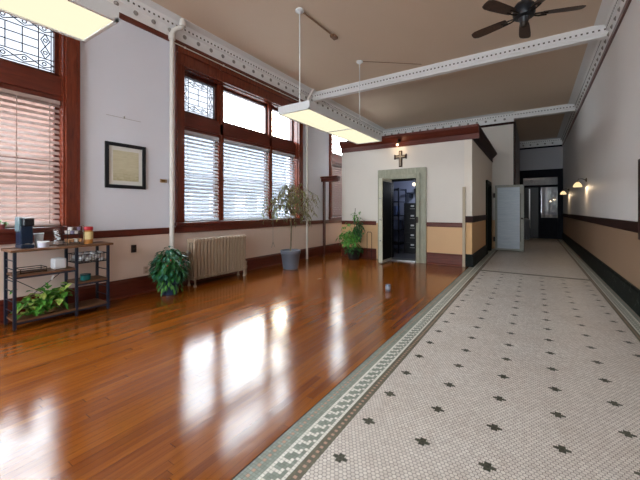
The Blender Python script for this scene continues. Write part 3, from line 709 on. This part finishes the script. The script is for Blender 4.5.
# ---------------------------------------------------------------- wall lamps on the hall wall
def sconce(label, y, z=2.2):
    t = thing('wall_lamp', label, 'wall lamp', (WR, y, z), 'hall wall lamps')
    mt = Matrix.Rotation(-R(90), 3, 'Y')
    MB().lathe([(.055, 0), (.055, .015), (.02, .03), (0, .03)], (WR, y, z), 16, 0, mt).build('backplate', M['bronze'], t, True)
    MB().tube([(WR - .02, y, z), (WR - .10, y, z + .045), (WR - .17, y, z + .035), (WR - .19, y, z - .01), (WR - .19, y, z - .05)], .010, 8).build('arm', M['bronze'], t, True)
    MB().lathe([(.025, 0), (.035, -.01), (.035, -.04), (.0, -.04)], (WR - .19, y, z - .03), 14).build('socket', M['bronze'], t, True)
    MB().lathe([(.035, -.05), (.055, -.07), (.085, -.11), (.105, -.18), (.098, -.18), (.078, -.115), (.045, -.075), (.03, -.055)], (WR - .19, y, z), 20).build('shade', M['sconce_shade'], t, True)
    ld = bpy.data.lights.new('wall_lamp_light', 'POINT'); ld.energy = 1.4; ld.color = (1, .75, .48); ld.shadow_soft_size = .04
    lo = bpy.data.objects.new('wall_lamp_light', ld); C.objects.link(lo); lo.parent = t; lo.location = (-.19, 0, -.19)
M['sconce_shade'] = emit('sconce_glass', '#ffdca6', 0.24)
sconce('glass wall lamp on the hall wall, the nearer of the pair', 11.2); sconce('glass wall lamp on the hall wall, the farther of the pair', 16.2)

# dark framed board at the right edge
t = thing('notice_board', 'dark wood framed board on the hall wall at the right edge', 'notice board', (WR, 5.2, 1.02))
b = MB(); y0, y1, z0, z1 = 4.6, 5.76, 1.02, 2.05
b.box(WR - .07, WR, y1 - .1, y1, z0, z1); b.box(WR - .07, WR, y0, y0 + .1, z0, z1); b.box(WR - .07, WR, y0 + .1, y1 - .1, z0, z0 + .1); b.box(WR - .07, WR, y0 + .1, y1 - .1, z1 - .1, z1)
b.build('frame', M['dark_wood'], t, bevel=.006); MB().box(WR - .03, WR, y0 + .1, y1 - .1, z0 + .1, z1 - .1).build('board', plain('cork_board', '#6d5540', .8), t)

# ---------------------------------------------------------------- pipes
t = thing('heating_pipe', 'white standing pipe with an elbow left of the wide window', 'pipe', (-5.41, 3.455, 0))
MB().tube([(-5.41, 3.455, 0), (-5.41, 3.455, 4.53), (-5.40, 3.47, 4.60), (-5.36, 3.52, 4.66), (-5.32, 3.57, 4.68), (-5.29, 3.585, 4.72), (-5.29, 3.585, ZC)], .042, 12).build('tube', M['pipe'], t, True)
MB().lathe([(.06, -.05), (.06, .05), (.04, .05)], (-5.41, 3.455, 4.50), 14).build('coupling', M['pipe'], t, True); MB().lathe([(.06, -.04), (.06, .04)], (-5.29, 3.585, 4.74), 14).build('coupling', M['pipe'], t, True)
t = thing('heating_pipe', 'white standing pipe behind the thin potted tree', 'pipe', (-5.42, 7.64, 0))
MB().tube([(-5.42, 7.64, 0), (-5.42, 7.64, 4.42), (-5.38, 7.66, 4.60), (-5.28, 7.70, 4.80), (-5.27, 7.70, ZC)], .033, 12).build('tube', M['pipe'], t, True)
MB().lathe([(.07, ZC), (.07, ZC - .02), (.035, ZC - .03)], (-5.27, 7.70, 0), 14).build('flange', M['pipe'], t, True)
t = thing('wall_cable', 'thin pale cable running under the red rail above the window', 'cable', (-5.41, 3.5, 4.40))
MB().tube([(-5.405, 3.5, 4.41), (-5.405, 7.6, 4.40)], .010, 6).build('run', M['pipe'], t)
for i in range(5): MB().box(-5.42, -5.395, 3.7 + i * .9, 3.73 + i * .9, 4.395, 4.425).build('clip', M['pipe'], t)

# ---------------------------------------------------------------- radiator
t = thing('radiator', 'beige cast iron column radiator below the wide window', 'radiator', (-5.22, 4.34, 0))
ry0, ry1, n = 3.70, 4.98, 17; st = (ry1 - ry0) / n
for i in range(n):
    y = ry0 + (i + .5) * st; hw = st * .43
    b = MB()
    for xx in (-5.31, -5.23, -5.15):
        b.box(xx - .026, xx + .026, y - hw * .86, y + hw * .86, .17, .82)
    b.prism([(-5.345, .16), (-5.325, .12), (-5.135, .12), (-5.115, .16), (-5.115, .19), (-5.345, .19)], 'y', y - hw, y + hw)
    b.prism([(-5.345, .80), (-5.345, .845), (-5.32, .872), (-5.14, .872), (-5.115, .845), (-5.115, .80)], 'y', y - hw, y + hw)
    b.build('section', M['radiator'], t, bevel=.012)
for yy in (ry0 + st / 2, ry1 - st / 2):
    for xx in (-5.32, -5.14):
        MB().lathe([(.02, .0), (.032, .0), (.03, .015), (.017, .05), (.024, .13), (0, .13)], (xx, yy, 0), 10).build('foot', M['radiator'], t, True)
for z in (.16, .83): MB().tube([(-5.23, ry0 + .02, z), (-5.23, ry1 - .02, z)], .022, 8).build('hub', M['radiator'], t, True)
b = MB(); b.tube([(-5.23, ry0, .62), (-5.23, ry0 - .06, .62)], .02, 8); b.lathe([(.0, -.04), (.028, -.04), (.035, 0), (.02, .05), (.0, .06)], (-5.23, ry0 - .06, .62), 12); b.build('air_vent', M['steel'], t, True)
b = MB(); b.tube([(-5.23, ry1, .16), (-5.23, ry1 + .06, .16), (-5.23, ry1 + .09, .13), (-5.23, ry1 + .09, 0)], .025, 10); b.lathe([(.0, .0), (.035, 0), (.04, .05), (.02, .07), (.03, .12), (.035, .15), (0, .15)], (-5.23, ry1 + .09, .14), 12); b.build('valve', M['radiator'], t, True)

# ---------------------------------------------------------------- wall fittings
t = thing('picture_frame', 'black framed print with white mat hanging on the left wall', 'picture', (WL, 2.70, 1.75))
y0, y1, z0, z1 = 2.395, 3.02, 1.745, 2.46; f = .055
b = MB(); b.box(WL, WL + .03, y0, y0 + f, z0, z1); b.box(WL, WL + .03, y1 - f, y1, z0, z1); b.box(WL, WL + .03, y0 + f, y1 - f, z0, z0 + f); b.box(WL, WL + .03, y0 + f, y1 - f, z1 - f, z1); b.build('frame', M['black'], t, bevel=.005)
MB().box(WL, WL + .012, y0 + f, y1 - f, z0 + f, z1 - f).build('mat', plain('white_mat', '#dcdbd6', .7, var=.02), t)
def mk_print():
    q = NT('aged_print'); x, y, z = q.pos()
    a = q.noise(q.vec(x, q.M('MULTIPLY', y, 9.0), q.M('MULTIPLY', z, 60.0)), 1.0, 3); c2 = q.noise(q.vec(x, y, z), 24.0, 5)
    lowz = q.maprange(z, 1.86, 2.05, 1.0, 0.15)
    f = q.M('ADD', q.M('MULTIPLY', a, .55), q.M('MULTIPLY', q.M('MULTIPLY', c2, lowz), .6))
    q.bsdf(q.ramp(f, [(.25, lin('#d2ccb0')), (.5, lin('#c4bd9c')), (.75, lin('#a39d7c'))]), .7); return q.m
MB().box(WL, WL + .014, y0 + .115, y1 - .115, z0 + .12, z1 - .12).build('print', mk_print(), t)
def plate(name, label, cat, y, z, w_, h, mat, sock, sm='black'):
    t = thing(name, label, cat, (WL, y, z)); MB().box(WL, WL + .008, y - w_ / 2, y + w_ / 2, z - h / 2, z + h / 2).build('cover_plate', mat, t, bevel=.003)
    for dz in sock: MB().box(WL + .008, WL + .013, y - .018, y + .018, z + dz - .016, z + dz + .016).build('socket', M[sm], t, bevel=.003)
plate('wall_outlet', 'dark double outlet on the pink wall right of the rack', 'outlet', 2.832, .765, .085, .125, plain('dark_plate', '#3a2a26', .5), (-.03, .03))
plate('wall_outlet', 'pale outlet low on the wall beside the bushy plant', 'outlet', 3.03, .385, .08, .12, plain('pale_plate', '#c3a596', .5), (-.03, .03), 'radiator')
t = thing('thermostat', 'small tan thermostat on the wall beside the white pipe', 'thermostat', (WL, 3.33, 1.91))
MB().box(WL, WL + .03, 3.28, 3.40, 1.885, 1.945).build('body', plain('thermostat_tan', '#a58a6c', .5), t, bevel=.006); MB().box(WL + .03, WL + .033, 3.30, 3.36, 1.90, 1.93).build('dial', M['brass'], t)
t = thing('shadow_line', 'faint grey strip standing in for a shadow outline above the framed print', 'shadow_mark', (WL, 2.68, 2.85))
MB().box(WL, WL + .004, 2.42, 2.95, 2.868, 2.874).build('wire', plain('shadow_line_grey', '#a9a4a8', .5), t); MB().box(WL, WL + .015, 2.675, 2.69, 2.865, 2.90).build('shadow_mark', M['steel'], t)  # thin grey strip and nub drawn in place of a shadow outline

# ---------------------------------------------------------------- coffee rack
KX0, KX1, KY0, KYM, KY1 = -5.37, -5.04, 1.245, 1.86, 2.24
t = thing('bakers_rack', 'blue black steel rack with rustic boards under the left window', 'rack', (-5.2, 1.72, 0))
P = .03
for (xx, yy) in ((KX1, KY0), (KX0, KY0), (KX1, KYM), (KX0, KYM), (KX1, KY1), (KX0, KY1)):
    b = MB(); b.box(xx - P / 2, xx + P / 2, yy - P / 2, yy + P / 2, .012, .905)
    lg = b.build('leg', M['navy'], t); MB().lathe([(.014, 0), (.016, .012), (0, .012)], (xx, yy, 0), 8).build('foot_cap', M['black'], lg)
MB().box(KX0 - .03, KX1 + .03, KY0 - .04, KY1 + .06, .905, .935).build('top_board', M['rustic'], t, bevel=.003)
for y0, y1, z in ((KY0, KYM, .615), (KYM, KY1, .42), (KY0, KYM, .085), (KYM, KY1, .085)):
    sb = MB().box(KX0 - .012, KX1 + .012, y0 + .005, y1 - .005, z, z + .022).build('shelf_board', M['rustic'], t)
    for xx in (KX0, KX1): MB().box(xx - .01, xx + .01, y0, y1, z - .022, z).build('shelf_bar', M['navy'], sb)
for yy in (KY0, KY1):
    for z in (.2, .32, .44, .56, .70, .8): MB().tube([(KX0, yy, z), (KX1, yy, z)], .006, 6).build('side_rung', M['navy'], t)
MB().tube([(KX0, KY0, .12), (KX0, KYM, .60)], .005, 6).build('cross_brace', M['black'], t); MB().tube([(KX0 - .01, KY0, .60), (KX0 - .01, KYM, .12)], .005, 6).build('cross_brace', M['black'], t)
b = MB(); z0, z1 = .69, .80
for z in (z0, z1): b.tube([(KX0, KYM + .02, z), (KX1, KYM + .02, z), (KX1, KY1 - .02, z), (KX0, KY1 - .02, z), (KX0, KYM + .02, z)], .005, 6)
for i in range(10):
    y = KYM + .02 + (KY1 - KYM - .04) * i / 9; b.tube([(KX1, y, z1), (KX1, y, z0), (KX0, y, z0), (KX0, y, z1)], .003, 5)
for i in range(1, 6):
    x = KX0 + (KX1 - KX0) * i / 6; b.tube([(x, KYM + .02, z1), (x, KYM + .02, z0), (x, KY1 - .02, z0), (x, KY1 - .02, z1)], .003, 5)
b.build('wire_basket', M['black'], t)
ZT = .935
# coffee maker
cx, cy = -5.21, 1.385
t = thing('coffee_maker', 'dark blue pod coffee maker at the left end of the rack', 'coffee maker', (cx, cy, ZT))
b = MB(); b.box(cx - .12, cx + .10, cy - .065, cy + .065, ZT, ZT + .05); b.box(cx - .12, cx + .06, cy - .06, cy + .06, ZT + .05, ZT + .27); b.build('body', plain('coffee_maker_blue', '#16263c', .3), t, bevel=.012)
MB().box(cx - .12, cx + .10, cy - .04, cy + .065, ZT + .27, ZT + .375).build('head', M['black'], t, bevel=.015)
MB().box(cx - .12, cx + .04, cy - .07, cy - .04, ZT + .20, ZT + .38).build('water_tank', plain('tank_smoke', '#5c7078', .15), t, bevel=.008)
MB().box(cx - .11, cx + .105, cy - .03, cy + .06, ZT + .355, ZT + .372).build('lid_band', M['steel'], t, bevel=.004)
MB().box(cx + .06, cx + .10, cy - .02, cy + .02, ZT + .05, ZT + .058).build('drip_tray', M['steel'], t)
def lathe_thing(name, label, cat, c, parts, group=None):
    t = thing(name, label, cat, c, group)
    for nm, prof, mat in parts: MB().lathe(prof, c, 20).build(nm, mat, t, True)
    return t
white = plain('white_paper', '#d8d9dc', .5, var=.03)
lathe_thing('paper_cup', 'white paper cup right behind the coffee maker', 'cup', (-5.27, 1.535, ZT), [('cup', [(.036, 0), (.05, .16), (.054, .165), (.05, .17), (.046, .165), (.034, .01), (0, .01)], white)])
o = lathe_thing('tape_roll', 'short white tub on the rack front of the paper cup', 'tub', (-5.12, 1.535, ZT), [('tub', [(.055, 0), (.058, .02), (.056, .055), (0, .055)], plain('pale_lilac_tub', '#c3c2d2', .4)), ('lid', [(.06, .055), (.06, .075), (.0, .077)], white)]); o.name = 'small_tub'
t = thing('glass_jar', 'clear glass jar of white packets in the rack middle', 'jar', (-5.2, 1.70, ZT))
MB().lathe([(.045, 0), (.05, .01), (.05, .10), (.048, .20), (.035, .21), (.033, .225)], (-5.2, 1.70, ZT), 16).build('glass', M['glass'], t, True)
b = MB(); rr = random.Random(3)
for i in range(16): b.obox((-5.2 + rr.uniform(-.022, .022), 1.70 + rr.uniform(-.022, .022), ZT + .02 + i * .0115), .03, .022, .007, rr.uniform(0, 3), rr.uniform(-.6, .6), rr.uniform(-.6, .6))
b.build('packets', white, t)
# wire pod stand
px, py = -5.20, 1.885
t = thing('pod_rack', 'black wire stand stacked with coffee pods and snacks', 'rack', (px, py, ZT))
b = MB()
for yy in (-0.095, 0.095):
    for xx in (-.07, .07): b.tube([(px + xx, py + yy, ZT), (px + xx, py + yy, ZT + .25)], .004, 5)
    b.tube([(px - .07, py + yy, ZT + .25), (px + .07, py + yy, ZT + .25)], .004, 5)
for z in (.03, .14):
    for xx in (-.07, 0, .07): b.tube([(px + xx, py - 0.095, ZT + z), (px + xx, py + 0.095, ZT + z)], .003, 5)
    for yy in (-0.095, 0.095): b.tube([(px - .07, py + yy, ZT + z), (px + .07, py + yy, ZT + z)], .003, 5)
b.build('wire_frame', M['black'], t)
podm = [plain('pod_white', '#d7d4cf', .4), plain('pod_tan', '#b98a63', .4), plain('pod_dark', '#4a342c', .4), plain('pod_lilac', '#8d86a8', .4)]
k = 0
for lev, (zz, mats) in enumerate(((.034, (1, 1, 0, 1)), (.144, (0, 3, 0, 2)), (.19, (0, 2, 3)))):
    for i, mi in enumerate(mats):
        for j in (-.035, .035):
            c = (px + j, py - .07 + i * .046 + (.03 if lev == 2 else 0), ZT + zz); k += 1
            o = MB().lathe([(.015, 0), (.019, .036), (.022, .038), (.022, .043), (0, .044)], c, 12).build('coffee_pod', podm[mi], None, True)
            cn = ('white', 'tan', 'dark brown', 'lilac')[mi]; lv = ('bottom', 'upper', 'heaped top')[lev]
            tag(o, '%s coffee pod on the %s tier of the wire stand' % (cn, lv), 'coffee pod', 'coffee pods in the wire stand')
t = thing('creamer_jar', 'red lidded jar with yellow label at the rack right end', 'jar', (-5.18, 2.05, ZT))
c = (-5.18, 2.05, ZT)
MB().lathe([(.052, 0), (.056, .01), (.056, .17), (.048, .185), (0, .185)], c, 20).build('jar_body', plain('jar_amber', '#b9793a', .35), t, True)
MB().lathe([(.0575, .06), (.0575, .165), (.05, .165), (.05, .06)], c, 20).build('label_band', plain('jar_label', '#d9c38a', .5, var=.25, sc=25), t, True)
MB().lathe([(.055, .185), (.057, .19), (.057, .225), (.05, .235), (0, .235)], c, 20).build('lid', plain('red_lid', '#b3222e', .4), t, True)
# mid shelf items
Zm = .637
t = thing('napkin_holder', 'white box of napkins on the middle shelf of the rack', 'napkin box', (-5.20, 1.717, Zm))
MB().box(-5.27, -5.13, 1.65, 1.785, Zm, Zm + .135).build('box', white, t, bevel=.018); MB().box(-5.25, -5.15, 1.68, 1.755, Zm + .133, Zm + .139).build('slot', plain('napkin_tissue', '#eceded', .7), t)
t = thing('wire_tray', 'low black wire tray on the middle shelf of the rack', 'tray', (-5.18, 1.44, Zm)); b = MB()
for z in (.008, .055): b.tube([(-5.28, 1.31, Zm + z), (-5.09, 1.31, Zm + z), (-5.09, 1.56, Zm + z), (-5.28, 1.56, Zm + z), (-5.28, 1.31, Zm + z)], .005, 6)
for i in range(6):
    y = 1.31 + i * .05; b.tube([(-5.28, y, Zm + .006), (-5.09, y, Zm + .006)], .003, 5)
for xx in (-5.28, -5.09):
    for yy in (1.31, 1.56): b.tube([(xx, yy, Zm), (xx, yy, Zm + .055)], .004, 5)
b.build('wire', M['bronze'], t)
lathe_thing('tea_tin', 'teal round tin on the right middle shelf of the rack', 'tin', (-5.16, 2.01, .442), [('body', [(.058, 0), (.06, .005), (.06, .06), (0, .06)], plain('teal_tin', '#1f6a6a', .35)), ('lid', [(.062, .06), (.062, .08), (0, .081)], plain('dark_teal_lid', '#123f44', .3))])
rr = random.Random(11)
for i in range(30):
    c = (KX0 + .05 + (i * .37 % 1) * .24, KYM + .055 + (i % 6) * .054, .712 + (i // 6) * .023)
    o = MB().obox(c, .075, .05, .018, rr.uniform(-.6, .6), rr.uniform(-.25, .25), rr.uniform(-.25, .25)).build('sugar_packet', white, None, bevel=.005)
    tag(o, 'white sugar packet in the wire basket of the rack', 'packet', 'white packets in the wire basket')
# power cord with tag under the shelf
t = thing('price_tag', 'small white tag hanging below the middle rack shelf', 'tag', (-5.04, 1.56, .60)); MB().obox((-5.033, 1.60, .555), .003, .02, .06, 0, R(-25)).build('card', white, t); MB().tube([(-5.035, 1.575, .615), (-5.033, 1.59, .58)], .002, 4).build('string', white, t)

# ---------------------------------------------------------------- plants
def leafmat(name, a, c2, rough=.4):
    q = NT(name); f = q.noise(q.obj(), 14.0, 3); b = q.bsdf(q.ramp(f, [(.3, lin(a)), (.7, lin(c2))]), rough, 0, .4); return q.m
M['leaf_dark'] = leafmat('dark_leaf', '#16391a', '#2f6a34'); M['leaf_blue'] = leafmat('blueish_leaf', '#2b5a4a', '#4f8a72')
M['leaf_mid'] = leafmat('mid_leaf', '#2f6a1f', '#6aa544'); M['leaf_light'] = leafmat('variegated_leaf', '#5c8f2a', '#c8cf78'); M['leaf_olive'] = leafmat('olive_leaf', '#4d4e34', '#a39e78')
M['stem'] = plain('plant_stem', '#5c5138', .7); M['soil'] = plain('potting_soil', '#2a1d14', .9, var=.3, sc=40)
def unit(rng):
    while True:
        v = Vector((rng.uniform(-1, 1), rng.uniform(-1, 1), rng.uniform(-1, 1)))
        if .05 < v.length < 1: return v.normalized()
# bushy plant by the radiator
rng = random.Random(5); px, py = -5.06, 3.20
t = thing('bushy_plant', 'bushy dark green plant in a blue pot left of the radiator', 'potted plant', (px, py, 0))
MB().lathe([(.10, 0), (.12, .01), (.16, .26), (.165, .28), (.15, .28), (.145, .25), (0, .25)], (px, py, 0), 24).build('pot', plain('blue_glazed_pot', '#27344d', .3), t, True)
MB().lathe([(.146, .25), (0, .262)], (px, py, 0), 20).build('soil', M['soil'], t)
b = MB(); bf = MB(); bs = MB()
for i in range(620):
    u = unit(rng)
    r = rng.uniform(.6, 1.0); p = Vector((px, py, .47)) + Vector((u.x * .27 * r, u.y * .26 * r, u.z * .31 * r))
    p.x = max(p.x, -5.43)
    d = Vector((u.x, u.y, rng.uniform(-.6, .35))) + unit(rng) * .4
    b.leaf(p, d, (0, 0, 1), rng.uniform(.07, .12), rng.uniform(.045, .07), .5, 0 if rng.random() < .72 else 1)
for i in range(60):
    a = rng.uniform(0, 6.28); p = Vector((px + .17 * math.cos(a), py + .17 * math.sin(a), rng.uniform(.06, .32))); p.x = max(p.x, -5.43)
    b.leaf(p, (math.cos(a) * .5, math.sin(a) * .5, -1), (math.cos(a), math.sin(a), 0), .09, .035, .1, 0 if rng.random() < .6 else 2)
for i in range(14):
    a = i * .45; bs.tube([(px, py, .25), (px + .08 * math.cos(a), py + .08 * math.sin(a), .5), (px + .2 * math.cos(a), py + .2 * math.sin(a), .62)], .006, 5)
for i in range(7):
    u = unit(rng); bf.ball(Vector((px + .18 + rng.uniform(0, .07), py - .15 + rng.uniform(-.1, .25), .5 + rng.uniform(-.1, .1))), .014, 0, 6)
b.build('foliage', [M['leaf_dark'], M['leaf_blue'], M['leaf_mid']], t, fix=False); bs.build('stems', M['stem'], t); bf.build('red_blooms', plain('red_bloom', '#8f2a22', .5), t)
# thin tree
rng = random.Random(8); px, py = -4.85, 6.16
t = thing('potted_tree', 'thin olive leaved tree in a round grey pot by window', 'potted tree', (px, py, 0))
MB().lathe([(.16, 0), (.18, .01), (.225, .36), (.24, .37), (.245, .44), (.225, .445), (.22, .40), (0, .40)], (px, py, 0), 28).build('pot', plain('grey_plastic_pot', '#666b77', .4), t, True)
MB().lathe([(.22, .40), (0, .41)], (px, py, 0), 20).build('soil', M['soil'], t)
bs = MB(); b = MB()
bs.tube([(px, py, .4), (px + .015, py + .01, 1.0), (px - .01, py, 1.55), (px, py, 1.75)], .018, 8, 0, .01)
for i in range(95):
    a = rng.uniform(0, 6.28); h = rng.uniform(1.30, 1.85); L = rng.uniform(.25, .68)
    c = Vector((math.cos(a), math.sin(a), 0)); rise = rng.uniform(.02, .25)
    p0 = Vector((px, py, h)); p1 = p0 + c * L * .5 + Vector((0, 0, rise)); p2 = p0 + c * L + Vector((0, 0, rise * .4 - rng.uniform(0, .12))); p3 = p2 + c * .07 - Vector((0, 0, rng.uniform(.08, .40)))
    pts = [p0, p1, p2, p3]
    for q in pts: q.x = max(q.x, -5.36)
    bs.tube(pts, .0035, 4)
    for k in range(15):
        s = rng.uniform(.25, 2.95); j = int(s); q = pts[j].lerp(pts[j + 1], s - j)
        b.leaf(q, Vector((rng.uniform(-.6, .6), rng.uniform(-.6, .6), -1)), (1, 0, 0), rng.uniform(.05, .085), rng.uniform(.016, .026), .2, 0 if rng.random() < .85 else 1)
bs.build('trunk', M['stem'], t); b.build('foliage', [M['leaf_olive'], M['leaf_light']], t, fix=False)
# plant by the vault
rng = random.Random(9); px, py = -4.28, 8.33
t = thing('leafy_plant', 'leafy green plant in a dark pot between alcove and vault', 'potted plant', (px, py, 0))
MB().lathe([(.13, 0), (.15, .01), (.20, .26), (.215, .28), (.20, .285), (.19, .25), (0, .25)], (px, py, 0), 24).build('pot', plain('black_pot', '#1d1a1a', .4), t, True)
MB().lathe([(.19, .25), (0, .26)], (px, py, 0), 20).build('soil', M['soil'], t)
b = MB(); bs = MB()
for i in range(190):
    p = Vector((px - .12 + rng.gauss(0, .13), py - .05 + rng.gauss(0, .10), .62 + rng.gauss(0, .13)))
    b.leaf(p, unit(rng) + Vector((0, -.2, -.3)), (0, 0, 1), rng.uniform(.10, .15), rng.uniform(.06, .09), .4, 1)
for i in range(150):
    p = Vector((px + .14 + rng.gauss(0, .07), py + rng.gauss(0, .07), .88 + rng.gauss(0, .14)))
    b.leaf(p, unit(rng) + Vector((0, 0, -.3)), (0, 0, 1), rng.uniform(.09, .14), rng.uniform(.04, .06), .4, 0)
for i in range(46):
    p = Vector((px + .06 + rng.gauss(0, .06), py + rng.gauss(0, .05), rng.uniform(1.0, 1.32)))
    b.leaf(p, unit(rng) + Vector((0, 0, .4)), (0, 0, 1), rng.uniform(.08, .12), .04, .3, 1)
for i in range(60):
    a = rng.uniform(0, 6.28); b.leaf((px + .2 * math.cos(a), py + .2 * math.sin(a), rng.uniform(.2, .38)), (math.cos(a), math.sin(a), -.4), (0, 0, 1), .10, .045, .4, 0)
for q in ((px - .15, py - .05, .6), (px + .14, py, 1.0), (px + .05, py, 1.45), (px - .05, py + .05, .7)): bs.tube([(px, py, .25), ((px + q[0]) / 2, (py + q[1]) / 2, q[2] * .7), q], .008, 6)
b.build('foliage', [M['leaf_dark'], M['leaf_mid']], t, fix=False); bs.build('stems', M['stem'], t)
t = thing('plant_stand', 'thin dark wire stand right of the leafy plant', 'plant stand', (-3.78, 8.45, 0))
for xx in (-3.92, -3.78):
    MB().tube([(xx, 8.45, 0), (xx, 8.45, .74), (xx + (.02 if xx < -3.85 else -.02), 8.45, .78)], .008, 6).build('leg', M['bronze'], t)
MB().tube([(-3.90, 8.45, .78), (-3.80, 8.45, .78)], .008, 6).build('crossbar', M['bronze'], t); MB().tube([(-3.92, 8.45, .25), (-3.78, 8.45, .25)], .007, 6).build('crossbar', M['bronze'], t)
# pothos on the bottom shelf
rng = random.Random(12); px, py, pz = -5.20, 1.62, .107
t = thing('trailing_plant', 'variegated trailing plant in a woven pot on bottom shelf', 'potted plant', (px, py, pz))
MB().lathe([(.07, 0), (.08, .01), (.095, .13), (.1, .14), (.09, .145), (.085, .12), (0, .12)], (px, py, pz), 20).build('pot', plain('woven_tan_pot', '#a98a68', .7, var=.3, sc=60), t, True)
b = MB(); bs = MB()
for i in range(170):
    y = rng.gauss(1.56, .12); y = min(max(y, 1.32), 1.82); z = .14 + abs(rng.gauss(.09, .08)) + max(0, (y - 1.45)) * .3; x = rng.uniform(-5.33, -5.06)
    z = min(z, .44)
    lt = rng.random()
    b.leaf((x, y, z), Vector((rng.uniform(.0, 1), rng.uniform(-1, .6), rng.uniform(-.4, .5))), (0, 0, 1), rng.uniform(.09, .13), rng.uniform(.06, .09), .4, 1 if lt < .28 else 0)
for i in range(12):
    y = rng.uniform(1.3, 1.75); bs.tube([(px, py, pz + .12), (px + .05, (py + y) / 2, pz + .2), (px + rng.uniform(-.08, .1), y, pz + .08)], .003, 4)
b.build('foliage', [M['leaf_mid'], M['leaf_light']], t, fix=False); bs.build('vines', M['stem'], t)
# sill plant
rng = random.Random(14); px, py, pz = -5.46, 1.22, 1.17
t = thing('sill_plant', 'small green plant on the window sill at the left edge', 'potted plant', (px, py, pz))
MB().lathe([(.035, 0), (.045, .05), (.048, .055), (.0, .05)], (px, py, pz), 16).build('pot', plain('terracotta_pink', '#8e4a4a', .6), t, True)
b = MB()
for i in range(40): b.leaf((px + rng.gauss(0, .02), py + rng.gauss(0, .035), pz + .06 + rng.uniform(0, .03)), unit(rng) + Vector((0, 0, .3)), (0, 0, 1), .05, .025, .3)
b.build('foliage', M['leaf_mid'], t, fix=False)

# ---------------------------------------------------------------- small things on the floor
lathe_thing('metal_can', 'small grey can standing alone on the wood floor', 'can', (-2.1, 5.38, 0), [('body', [(.045, 0), (.048, .004), (.048, .11), (.045, .114), (.043, .11), (.043, .02), (0, .02)], plain('can_grey', '#5d6270', .3, .5)), ('label_band', [(.0485, .035), (.049, .035), (.049, .085), (.0485, .085)], plain('can_label', '#8a8d99', .4))])
t = thing('floor_disc', 'small pale disc on the wood floor centre', 'outlet', (-3.62, 5.55, 0))  # plain disc set at a pale speck on the boards
MB().lathe([(.05, 0), (.05, .006), (.04, .01), (0, .01)], (-3.62, 5.55, 0), 16).build('cover_plate', M['brass'], t); MB().lathe([(.02, .01), (.02, .014), (0, .014)], (-3.62, 5.55, 0), 12).build('cap', M['steel'], t)
